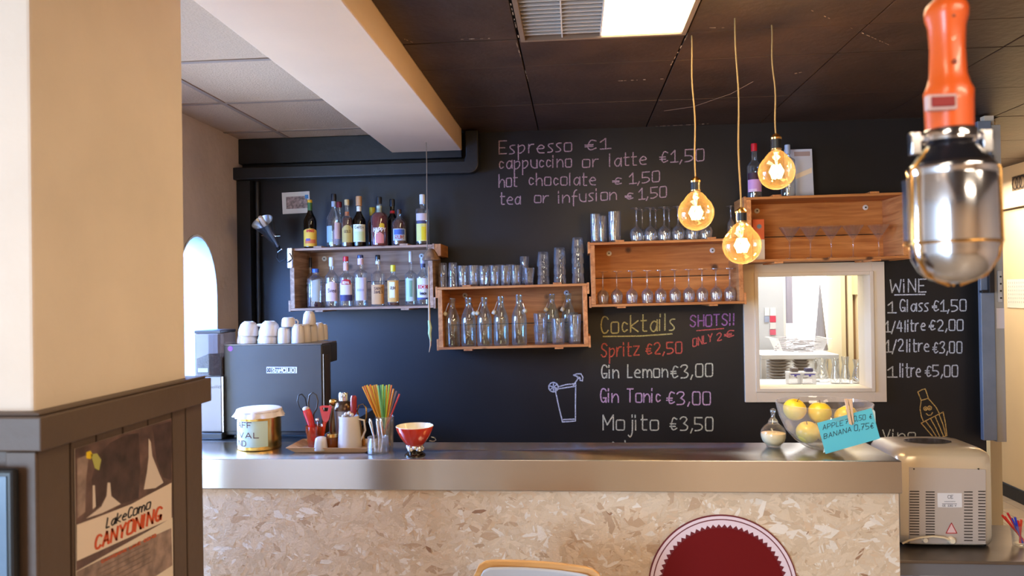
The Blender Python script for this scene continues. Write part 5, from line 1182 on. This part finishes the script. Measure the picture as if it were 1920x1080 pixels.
for pts in (((1583, 748), (1588, 748), (1597, 797), (1592, 795)), ((1590, 749), (1597, 748), (1600, 790), (1599, 796))):
    q = MB(); f = [tuple(P(x, y, Y=cyp-.004) - base) for x, y in pts]
    q.add([(a[0], -.010, a[2]) for a in f] + [(a[0], -.002, a[2]) for a in f], [(0, 1, 2, 3), (7, 6, 5, 4), (0, 4, 5, 1), (1, 5, 6, 2), (2, 6, 7, 3), (3, 7, 4, 0)]); obj('peg_half', q, plain((222, 186, 150), .6), t, bevel=.0006)
q = MB(); f = tuple(P(1593, 770, Y=cyp-.004)-base); q.tube([(f[0]-.008, -.006, f[2]), (f[0]+.008, -.006, f[2])], .0028, 8); obj('spring', q, 'steel', t)
# ------------------------------------------------------------------ side table with bread machine
SZ = .65; sy0 = P(1800, 1052, Z=SZ).y; sy1 = P(1880, 990, Z=SZ).y + .04; sx0 = CX1 + .02
t = thing('steel_table', 'low steel table right of the bar counter carrying the bread machine', 'table', (sx0, sy0, 0)); W_ = 1.25; Dp = sy1-sy0
q = MB(); q.box(0, W_, 0, Dp, SZ-.012, SZ); obj('tabletop', q, mat('worn_steel', (128, 118, 110), .35, .9, noise=(6, .15)), t, bevel=.002)
q = MB(); q.box(.01, W_-.01, .012, .03, SZ-.06, SZ-.0125); q.box(.01, W_-.01, Dp-.03, Dp-.012, SZ-.06, SZ-.0125); obj('apron', q, plain((126, 128, 136), .4, metal=.5), t)
for x0, y0_ in ((.02, .02), (.5, .02), (W_-.05, .02), (.02, Dp-.05), (W_-.05, Dp-.05)):
    q = MB(); q.box(x0, x0+.03, y0_+.012, y0_+.042 if y0_ > .1 else y0_+.042, 0, SZ-.061); obj('leg', q, 'steel', t)
q = MB(); q.box(.0, W_, .065, Dp-.06, .14, .16); obj('lower_shelf', q, 'steel', t)
for i, (px0_, px1_) in enumerate(((1725, 1802), (1818, 1890))):
    x0, x1 = P(px0_, 1070, Y=sy0+.1).x, P(px1_, 1070, Y=sy0+.1).x
    t = thing('white_box', ['white box under the steel table behind its middle leg', 'white box under the steel table, further right'][i], 'box', (x0, sy0+.1, .1605))
    q = MB(); q.box(0, x1-x0, 0, .2, 0, .40); obj('box_body', q, 'white', t, bevel=.006); q = MB(); q.box(-.003, x1-x0+.003, -.003, .203, .401, .424); obj('lid', q, plain((222, 208, 190), .5), t, bevel=.004)
# bread machine
by = P(1770, 1031, Z=SZ).y + .01; bx0, bx1 = P(1690, 960, Y=by).x-.01, P(1855, 960, Y=by).x
bz = lambda py: P(1770, py, Y=by).z - SZ
W_ = bx1-bx0; Hs = bz(868); Dp = .30
bx0 = max(bx0, CX1+.012); bx1 += .035; W_ = bx1-bx0
t = thing('bread_machine', 'champagne-coloured bread machine seen from its vented back on the side table', 'bread machine', (bx0+W_/2, by+.012, SZ+.0008))
shell = mat('champagne_shell', (214, 198, 172), .28, .35, coat=.3)
q = MB(); vs = []; rings = [(-.006, .95, .95), (.008, .99, .99), (.03, 1, 1), (Hs*.5, 1, 1), (Hs*.9, 1, 1), (Hs, .985, .985), (Hs+.014, .94, .94), (Hs+.026, .84, .86), (Hs+.032, .66, .72), (Hs+.034, .4, .5)]
N_ = 48
for z_, sx, sy in rings:
    for i in range(N_):
        a = 2*PI*i/N_; n_ = 8; c_, s_ = math.cos(a), math.sin(a); r = 1/((abs(c_)**n_+abs(s_)**n_)**(1/n_))
        vs.append((r*c_*W_/2*sx, Dp/2 + r*s_*Dp/2*sy, z_+.016))
fs = [tuple(reversed(range(N_))), tuple((len(rings)-1)*N_+i for i in range(N_))] + [(j*N_+i, j*N_+(i+1) % N_, (j+1)*N_+(i+1) % N_, (j+1)*N_+i) for j in range(len(rings)-1) for i in range(N_)]
q.add(vs, fs); obj('shell', q, shell, t, smooth=40)
q = MB(); q.lathe([(.0005, .001), (.085, .001), (.09, 0)], 32, Matrix.Translation((0, Dp*.5, Hs+.0515)) @ Matrix.Diagonal((1, .62, 1, 1))); obj('lid_window', q, plain((70, 62, 54), .1), t)
def bf(e): 
    o_ = Vector((bx0+W_/2, by+.012, SZ+.0008)); return lambda u, v: (lambda p_: (p_.x-o_.x, -.0005-e, p_.z-o_.z))(P(u, -v, Y=by+.012))
f = bf(.001)
q = MB(); c4 = [f(1705, -876), f(1848, -880), f(1848, -1020), f(1705, -1018)]
q.add([(a[0], -.0022, a[2]) for a in c4] + [(a[0], .004, a[2]) for a in c4], [(3, 2, 1, 0), (0, 1, 5, 4), (1, 2, 6, 5), (2, 3, 7, 6), (3, 0, 4, 7)]); obj('rear_plate', q, plain((196, 186, 180), .4, metal=.3), t, bevel=.0008)
f = bf(.0022)
for x0_, x1_, y0_, y1_ in ((1705, 1723, 920, 1001), (1735, 1752, 921, 1001), (1807, 1823, 921, 1012), (1833.5, 1847, 920, 1011)):
    q = MB(); n = 17
    for i in range(n):
        yy_ = y0_ + (y1_-y0_)*i/(n-1); a = f(x0_, -yy_); c_ = f(x1_, -(yy_+2.1)); q.box(a[0], c_[0], -.0032, -.0023, c_[2], a[2])
    obj('vent_slots', q, plain((60, 50, 44), .8), t, kind='stuff')
q = MB(); a, c_ = f(1757, -924), f(1803, -951); q.box(a[0], c_[0], -.0034, -.0024, c_[2], a[2]); obj('rating_label', q, plain((222, 220, 224), .5), t)
f = bf(.0032); q = MB(); write(q, 'CE', 1776, 1786, -934, -934, 6, 1, f); ribbon(q, [(1770, -940), (1790, -940)], .9, f); ribbon(q, [(1766, -944), (1793, -944)], .9, f); write(q, 'CE 230 V', 1766, 1792, -949, -949, 3, .8, f); obj('label_print', q, plain((110, 110, 116), .5), t)
q = MB(); tri = [(1783, 980), (1773, 999), (1793, 999)]; a = [f(x, -y) for x, y in tri]; q.add([(v[0], -.0034, v[2]) for v in a], [(0, 1, 2)]); obj('warning_triangle', q, plain((226, 190, 190), .5), t)
q = MB(); ribbon(q, [(1783, -980), (1773, -999), (1793, -999), (1783, -980)], 1.5, bf(.0036)); obj('triangle_border', q, plain((190, 50, 50), .5), t)
for (x, y) in ((1713, 879), (1834, 879)):
    q = MB(); a = bf(0)(x, -y); q.lathe([(.003, 0), (.003, .0015)], 10, Matrix.Translation((a[0], -.0022, a[2])) @ Matrix.Rotation(PI/2, 4, 'X')); obj('screw', q, 'screw', t)
q = MB(); a = bf(0)
pts = [a(x, -y) for x, y in ((1782, 1012), (1765, 1005), (1745, 1003), (1720, 1005), (1700, 1010), (1688, 1016))]; yo = [-.014, -.02, -.018, -.02, -.02, -.018]
q.tube([(v[0], yo[i], v[2]) for i, v in enumerate(pts)], .0042, 8); obj('cord', q, plain((236, 214, 180), .5), t, smooth=60)
q = MB(); v = a(1782, -1012); q.lathe([(.014, .002), (.014, .014), (.009, .02)], 16, Matrix.Translation((v[0], 0, v[2])) @ Matrix.Rotation(PI/2, 4, 'X')); v = a(1732, -1011); q.lathe([(.010, .002), (.009, .016)], 14, Matrix.Translation((v[0], 0, v[2])) @ Matrix.Rotation(PI/2, 4, 'X')); obj('cord_boss', q, plain((238, 222, 196), .4), t, smooth=50)
for x0, y0_ in ((-.4*W_, .04), (.4*W_, .04), (-.4*W_, Dp-.05), (.4*W_, Dp-.05)):
    q = MB(); q.lathe([(.014, 0), (.016, .0155)], 12, Matrix.Translation((x0, y0_, 0))); obj('foot', q, 'black', t)
# stirrers in a glass
Yg = sy0 + .17; pg = Vector((P(1915, 1000, Y=Yg).x, Yg, SZ+.0008)); k = Yg/FPX
tag(obj('straw_glass', tumbler_mb(.085, .036, .03, flutes=0), 'glass', loc=pg, smooth=50), 'clear glass of red and blue sticks on the steel table', 'glass')
for i, (px, py, c_, cn) in enumerate(((1879, 966, (200, 40, 30), 'red'), (1884, 969, (206, 50, 34), 'red'), (1889, 962, (190, 36, 40), 'red'), (1897, 972, (40, 60, 170), 'blue'), (1903, 970, (44, 60, 180), 'blue'), (1909, 976, (200, 40, 36), 'red'), (1915, 974, (210, 60, 40), 'red'))):
    a = P(px, py, Y=Yg-.01); q = MB(); q.tube([(-(px-1905)*k*.3, 0, .012), (a.x-pg.x, a.y-pg.y, a.z-pg.z)], [.003, .0045], 6)
    tag(obj('stirrer', q, plain(c_, .4), loc=pg), '%s plastic stick, %s from the left in the glass at the frame edge' % (cn, ORD[i]), 'stick', 'plastic sticks in a glass')
# ------------------------------------------------------------------ open metal leaf at the end of the wall
t0 = P(1838, 232, Y=4.1)
t = thing('cabinet_door', 'grey-blue open metal door leaf at the right end of the chalkboard wall', 'metal door', (WX1+.01, 4.1, 0))
zt, zb2 = P(1860, 226, Y=4.1).z, P(1866, 826, Y=4.1).z
a0, a1, a2 = P(1838, 500, Y=4.1).x, P(1864, 500, Y=4.1).x, P(1884, 500, Y=4.1).x; X0 = WX1+.01
q = MB(); q.box(a0-X0, a1-X0, .0, .03, zb2, zt); obj('leaf', q, 'galv', t, bevel=.003)
q = MB(); q.box(a1-X0+.001, a2-X0, .012, .05, zb2-.01, zt-.02); obj('leaf_edge', q, plain((176, 168, 156), .5), t, bevel=.003)
zh0, zh1 = P(1850, 549, Y=4.07).z, P(1850, 495, Y=4.07).z; hx0, hx1 = P(1841, 520, Y=4.07).x-X0, P(1862, 520, Y=4.07).x-X0
q = MB(); q.box(hx0, hx1, -.032, -.02, zh1-.02, zh1); q.box(hx0, hx1, -.032, -.02, zh0, zh0+.015); q.box(hx1-.026, hx1, -.045, -.02, zh0, zh1); q.box(hx0, hx1, -.02, -.0005, zh0, zh0+.012); q.box(hx0, hx1, -.02, -.0005, zh1-.012, zh1); obj('handle', q, 'black', t, bevel=.002)
for py in (250, 295): 
    zz = P(1856, py, Y=4.1).z; q = MB(); q.box(a1-X0-.03, a1-X0+.005, -.008, -.0005, zz-.03, zz+.01); obj('hinge', q, plain((120, 124, 128), .4, metal=.7), t)
z1, z0 = P(1876, 508, Y=4.1).z, P(1876, 566, Y=4.1).z; q = MB(); q.box(a1-X0+.02, a2-X0-.012, .006, .0115, z0, z1); obj('lock_plate', q, plain((206, 196, 180), .4), t)
for j in range(4): q = MB(); zz = z1-.03-(z1-z0-.05)*j/3; q.lathe([(.005, 0), (.005, .0015)], 10, Matrix.Translation((a1-X0+.034, .0055, zz)) @ Matrix.Rotation(PI/2, 4, 'X')); obj('screw', q, 'screw', t)
z1, z0 = P(1876, 578, Y=4.1).z, P(1876, 616, Y=4.1).z; q = MB(); q.box(a1-X0+.012, a2-X0-.002, .009, .0115, z0, z1); obj('paper_notice', q, plain((226, 210, 200), .6), t)
q = MB(); q.box(WX1+.001, WX1+.05, 4.16, 4.33, zb2-.012, CEIL-.01); struct('door_2', q, 'cream_frame', bevel=.002)
# notice and number plaque on the passage wall
a, c_ = P(1888, 524, X=RX-.003), P(1925, 578, X=RX-.003)
t = thing('wall_notice', 'white printed notice taped to the cream passage wall', 'notice', (RX-.003, (a.y+c_.y)/2, (a.z+c_.z)/2)); hy, hz_ = abs(a.y-c_.y)/2, abs(a.z-c_.z)/2
q = MB(); q.box(-.001, .001, -hy, hy, -hz_, hz_); obj('sheet', q, 'paper', t)
q = MB()
for j in range(6): write(q, ['NOTICE', 'PRIVATE', 'STAFF ONLY', 'THANKS', 'NO ENTRY', 'BAR'][j] if False else 'llllllll', hy*.8, -hy*.8, hz_*(.7-.27*j), hz_*(.7-.27*j), .012, .004, lambda u, v: (-.0018, u, v))
obj('printed_lines', q, plain((110, 108, 104), .6), t)
a, c_ = P(1898, 332, X=RX-.033), P(1925, 352, X=RX-.033)
t = thing('wall_plaque', 'dark square plaque with ring symbols on the cream header', 'plaque', (RX-.034, (a.y+c_.y)/2, (a.z+c_.z)/2)); hy, hz_ = abs(a.y-c_.y)/2, abs(a.z-c_.z)/2
q = MB(); q.box(-.002, .003, -hy, hy, -hz_, hz_); obj('plate', q, plain((120, 100, 74), .5), t)
q = MB()
for j in range(3): cy_ = hy*(.55-.5*j); ribbon(q, [(cy_+.035*math.cos(k_*PI/8), .045*math.sin(k_*PI/8)) for k_ in range(17)], .012, lambda u, v: (-.0028, u, v))
obj('ring_symbols', q, plain((60, 48, 36), .5), t)
# ------------------------------------------------------------------ pendant bulbs
from mathutils import noise as mnoise
def pendant(label, top, bulb, rpx, ysock):
    c0 = P(*top, Z=CEIL); Y = c0.y; c = P(*bulb, Y=Y); R = rpx*Y/FPX*.99; k = Y/FPX
    t = thing('pendant_lamp', label, 'lamp', c, (0, 0, 0), 'amber globe bulbs hanging over the bar')
    zt = (bulb[1]-ysock)*k; zs1 = zt - 8*k; zs0 = R*1.22
    pts = []; n = 14
    for i in range(n+1):
        u = i/n; wv = .004*math.sin(u*9+bulb[0]) * (1-u)*u*4
        pts.append((0*(1-u) + (c0.x-c.x)*u + wv, 0, zt + (CEIL-c.z-.001-zt)*u))
    q = MB(); q.tube(pts, .0026, 8); obj('cord', q, plain((168, 132, 78), .8), t, smooth=60)
    q = MB(); q.lathe([(.014, zs0-.004), (.0175, zs0), (.0175, zs1)], 20); obj('socket', q, 'black', t, smooth=40)
    q = MB(); q.lathe([(.0185, zs1), (.0195, zs1+.006), (.016, zs1+.010), (.012, zt), (.004, zt+.006)], 20); obj('brass_cap', q, 'brass', t, smooth=50); q = MB(); q.lathe([(.0182, zs0+.001), (.0185, zs0+.004)], 20); obj('brass_ring', q, 'brass', t, smooth=50)
    pr = [(.0005, -R)] + [(R*math.cos(a), R*math.sin(a)) for a in [-1.45+.145*j for j in range(17)]] + [(R*.56, R*.9), (R*.42, R*1.06), (.0145, R*1.2), (.0135, zs0+.002)]
    q = MB(); q.lathe(pr, 32, caps=False); obj('glass_globe', q, 'glass_amber', t, smooth=70)
    q = MB(); q.lathe([(.010, R*1.1), (.007, R*.8), (.003, R*.45)], 12); obj('stem', q, glass('stem_glass', (1, .9, .7), .15, .8, .25, (1, .9, .7)), t, smooth=60)
    q = MB(); nb = 7
    for j in range(nb):
        a = 2*PI*j/nb; b2 = 2*PI*(j+.5)/nb; r1, r2 = R*.20, R*.34
        q.tube([(r1*math.cos(a), r1*math.sin(a), R*.34), (r2*math.cos(b2)*1.05, r2*math.sin(b2)*1.05, 0), (r1*math.cos(a+.9), r1*math.sin(a+.9), -R*.36)], .0036, 6)
    obj('filament', q, 'filament', t)
    l = bpy.data.lights.new('filament_light', 'POINT'); l.energy = 11; l.color = (1, .66, .32); l.shadow_soft_size = .02
    lo = bpy.data.objects.new('filament_light', l); COL.objects.link(lo); lo.parent = t
pendant('glowing globe bulb on a tan cord above the wine glasses', (1297, 66), (1305, 399), 33, 335)
pendant('glowing globe bulb hanging lowest, before the crate corner', (1378, 33), (1391, 460), 35, 393)
pendant('glowing globe bulb hanging highest, before the red-capped bottle', (1447, 46), (1456, 322), 33, 255)
# ------------------------------------------------------------------ ceiling fixture: louvre and lit panel
lx0, lxm, lx1 = P(984, 72, Z=CEIL).x, P(1128, 67, Z=CEIL).x, P(1278, 60, Z=CEIL).x
t = thing('ceiling_light', 'square ceiling light with louvre on one half and a lit panel', 'ceiling light', (lx0, TRY0, CEIL)); W_ = lx1-lx0; L_ = TRY1-TRY0
q = MB(); q.box(-.016, W_+.016, -.012, .0, -.006, .06); q.box(-.016, W_+.016, L_, L_+.014, -.006, .06); q.box(-.016, 0, 0, L_, -.006, .06); q.box(W_, W_+.016, 0, L_, -.006, .06); obj('frame', q, plain((120, 100, 84), .5), t)
q = MB(); q.box(0, W_, 0, L_, .055, .06); obj('housing', q, plain((120, 112, 104), .6), t)
q = MB(); q.box(lxm-lx0, W_-.002, .002, L_-.002, .0, .004); obj('lit_panel', q, 'emit', t)
q = MB(); q.box(lxm-lx0-.006, lxm-lx0-.001, .0, L_, .0, .05); q.box((lxm-lx0)*.48, (lxm-lx0)*.48+.004, 0, L_, .0, .05); obj('louvre_spine', q, plain((206, 200, 196), .4), t)
yy_ = .02
while yy_ < L_-.01:
    q = MB(); q.add([(.002, yy_, 0), ((lxm-lx0)-.007, yy_, 0), ((lxm-lx0)-.007, yy_+.028, .04), (.002, yy_+.028, .04), (.002, yy_+.003, 0), ((lxm-lx0)-.007, yy_+.003, 0), ((lxm-lx0)-.007, yy_+.031, .04), (.002, yy_+.031, .04)],
        [(0, 1, 2, 3), (7, 6, 5, 4), (0, 4, 5, 1), (3, 2, 6, 7)]); obj('louvre_blade', q, plain((214, 208, 204), .35), t); yy_ += .0335
# flaked paint along the ceiling seams
q = MB(); fc = lambda u, v: tuple(P(u, -v, Z=CEIL-.0042)); rr_ = random.Random(5)
for (x0, y0_, x1, y1_, n) in ((957, 5, 972, 70, 9), (968, 80, 990, 150, 16), (1290, 64, 1256, 125, 12), (855, 74, 917, 72, 8), (1130, 153, 1240, 148, 9), (1226, 237, 1330, 232, 22), (1480, 238, 1730, 222, 14), (1330, 52, 1355, 52, 5), (1500, 10, 1680, 90, 14), (750, 70, 775, 80, 4), (1490, 138, 1500, 136, 3)):
    for i in range(n):
        u = rr_.random(); x, y = x0+(x1-x0)*u, y0_+(y1_-y0_)*u; l_ = rr_.uniform(1, 5); d_ = math.hypot(x1-x0, y1_-y0_)
        ribbon(q, [(x, -y), (x+(x1-x0)/d_*l_, -(y+(y1_-y0_)/d_*l_))], rr_.uniform(.6, 1.6), fc)
ribbon(q, [(1245, -208), (1300, -200), (1370, -176), (1412, -153)], .8, fc)
obj('flaked_paint', q, plain((186, 160, 136), .8), ceil, kind='stuff')
# ------------------------------------------------------------------ inspection lamp hanging close to the camera
YL = .95; k = YL/FPX*.985
c = P(1786, 440, Y=YL); th = math.atan2(P(1774, 20, Y=YL).x - c.x, P(1774, 20, Y=YL).z - c.z)
t = thing('inspection_lamp', 'orange-handled inspection lamp with chrome cage hanging close at the upper right', 'lamp', c, (0, th, 0), scale=(.94, .94, 1))
zz = lambda py: (440-py)*k
orange = plain((226, 92, 30), .32, coat=.3)
q = MB(); q.lathe([(42*k, zz(252)), (43*k, zz(200)), (44*k, zz(180)), (38*k, zz(168)), (33*k, zz(150)), (31*k, zz(100)), (33*k, zz(62)), (38*k, zz(45)), (39*k, zz(32)), (36*k, zz(22)), (24*k, zz(12)), (19*k, zz(4)), (18*k, zz(-12)), (10*k, zz(-20))], 32, mod=lambda a, z: 1+.015*math.cos(6*a)); obj('handle', q, orange, t, smooth=50)
q = MB(); q.tube([(0, 0, zz(-20)), (.002, .01, zz(-120)), (0, .02, CEIL-c.z-.005)], .0045, 10); obj('cable', q, plain((200, 74, 24), .4), t, smooth=60)
q = MB(); q.box(-60*k, -6*k, -47*k, -30*k, zz(221), zz(193)); obj('switch_frame', q, plain((206, 170, 160), .6), t, bevel=.002)
q = MB(); q.box(-54*k, -12*k, -50*k, -46*k, zz(216), zz(198)); obj('switch_rocker', q, plain((140, 10, 16), .55), t, bevel=.001)
for py, px in ((50, -3), (133, -3)): q = MB(); q.lathe([(4.5*k, 30*k), (4.5*k, 35*k), (2*k, 36*k)], 12, Matrix.Translation((px*k, 0, zz(py))) @ Matrix.Rotation(PI/2, 4, 'X')); obj('screw', q, plain((130, 50, 24), .4), t)
q = MB(); q.lathe([(44*k, zz(248)), (47*k, zz(252)), (47*k, zz(270)), (40*k, zz(272))], 28)
for s_ in (-1, 1): q.box(s_*66*k-9*k, s_*66*k+9*k, -10*k, 10*k, zz(292), zz(252)); q.box(min(s_*44, s_*62)*k, max(s_*44, s_*62)*k, -4*k, 4*k, zz(268), zz(258))
obj('clamp_ring', q, 'chrome', t, smooth=40, bevel=.001)
q = MB(); q.lathe([(38*k, zz(272)), (50*k, zz(285)), (68*k, zz(308)), (72*k, zz(312))], 28, caps=False); obj('lamp_neck', q, plain((54, 52, 58), .25, metal=.7), t, smooth=50)
q = MB(); q.lathe([(72*k, zz(312)), (77*k, zz(318)), (77*k, zz(326)), (75*k, zz(330)), (77*k, zz(336)), (78*k, zz(450)), (75*k, zz(462)), (76*k, zz(466)), (72*k, zz(485)), (60*k, zz(507)), (42*k, zz(521)), (20*k, zz(528)), (.0005, zz(530))], 40, caps=False); obj('reflector_shield', q, mat('polished_shield', (210, 212, 220), .14, 1), t, smooth=50)
q = MB()
for a in (-2.9, -.2, 1.2, 2.2): 
    pts = [(r*k*math.cos(a), r*k*math.sin(a), zz(y)) for r, y in ((50, 285), (84, 322), (85, 450), (78, 482), (55, 515), (10, 532))]; q.tube(pts, 2.6*k, 8)
q.tube([(83*k*math.cos(j*PI/16), 83*k*math.sin(j*PI/16), zz(455)) for j in range(32)], 2.4*k, 6, closed=True)
obj('cage', q, 'brass', t, smooth=60)
for s_ in (-1, 1): q = MB(); q.box(s_*83*k-4*k, s_*83*k+4*k, -12*k, 12*k, zz(450), zz(338)); obj('shield_flange', q, 'chrome', t, bevel=.001)
# ------------------------------------------------------------------ chair in front of the bar
cyc = 2.25; tz = P(1000, 1056, Y=cyc).z; x0, x1 = P(884, 1080, Y=cyc).x, P(1136, 1080, Y=cyc).x; cw = x1-x0; cxm = (x0+x1)/2
t = thing('chair', 'bentwood chair with pale cushioned back before the chipboard bar front', 'chair', (cxm, cyc, 0), (0, 0, -.03))
def arch(w_, h_, r_, n=8):
    pts = [(-w_, 0)]
    for i in range(n+1): a = PI - PI/2*i/n; pts.append((-w_+r_+r_*math.cos(a), h_-r_+r_*math.sin(a)))
    for i in range(n+1): a = PI/2 - PI/2*i/n; pts.append((w_-r_+r_*math.cos(a), h_-r_+r_*math.sin(a)))
    return pts + [(w_, 0)]
def bend(mb, w_): mb.v = [(x, y + .035*(1-(x/w_)**2), z_) for x, y, z_ in mb.v]; return mb
zb0 = .55
def shell_(w_, h_, r_, y0_, y1_, lo):
    q = MB(); top = arch(w_, h_, r_, 8); n = 20
    cols_ = []
    for i in range(n+1):
        x = -w_ + 2*w_*i/n
        d_ = min(x+w_, w_-x); z_ = h_ if d_ >= r_ else h_ - r_ + math.sqrt(max(0, r_*r_-(r_-d_)**2)); cols_.append((x, z_ - .018*(i/n)))
    vs = []
    for y in (y0_, y1_):
        for x, z_ in cols_: vs += [(x, y, lo), (x, y, z_)]
    m_ = 2*(n+1); fs = []
    for i in range(n): fs += [(2*i, 2*i+2, 2*i+3, 2*i+1), (m_+2*i+1, m_+2*i+3, m_+2*i+2, m_+2*i), (2*i+1, 2*i+3, m_+2*i+3, m_+2*i+1), (2*i, m_+2*i, m_+2*i+2, 2*i+2)]
    fs += [(0, 1, m_+1, m_), (2*n, m_+2*n, m_+2*n+1, 2*n+1)]
    q.add(vs, fs); return bend(q, w_)
obj('backrest', shell_(cw/2, tz, .055, 0, .014, zb0), 'ply', t, smooth=40, bevel=.003)
obj('back_cushion', shell_(cw/2-.018, tz-.016, .045, -.016, -.0005, zb0+.03), plain((176, 178, 186), .8), t, smooth=40, bevel=.005)
q = MB(); q.box(-cw/2+.01, cw/2-.01, -.42, .03, .43, .45); obj('seat', q, 'ply', t, bevel=.006)
for sx in (-1, 1):
    q = MB(); q.tube([(sx*(cw/2-.05), -.38, .43), (sx*(cw/2-.02), -.41, 0)], [.016, .011], 12); obj('leg', q, 'ply', t, smooth=60)
    q = MB(); q.tube([(sx*(cw/2-.05), .05, .75), (sx*(cw/2-.05), .02, .43), (sx*(cw/2-.02), .07, 0)], [.013, .016, .011], 12); obj('leg', q, 'ply', t, smooth=60)
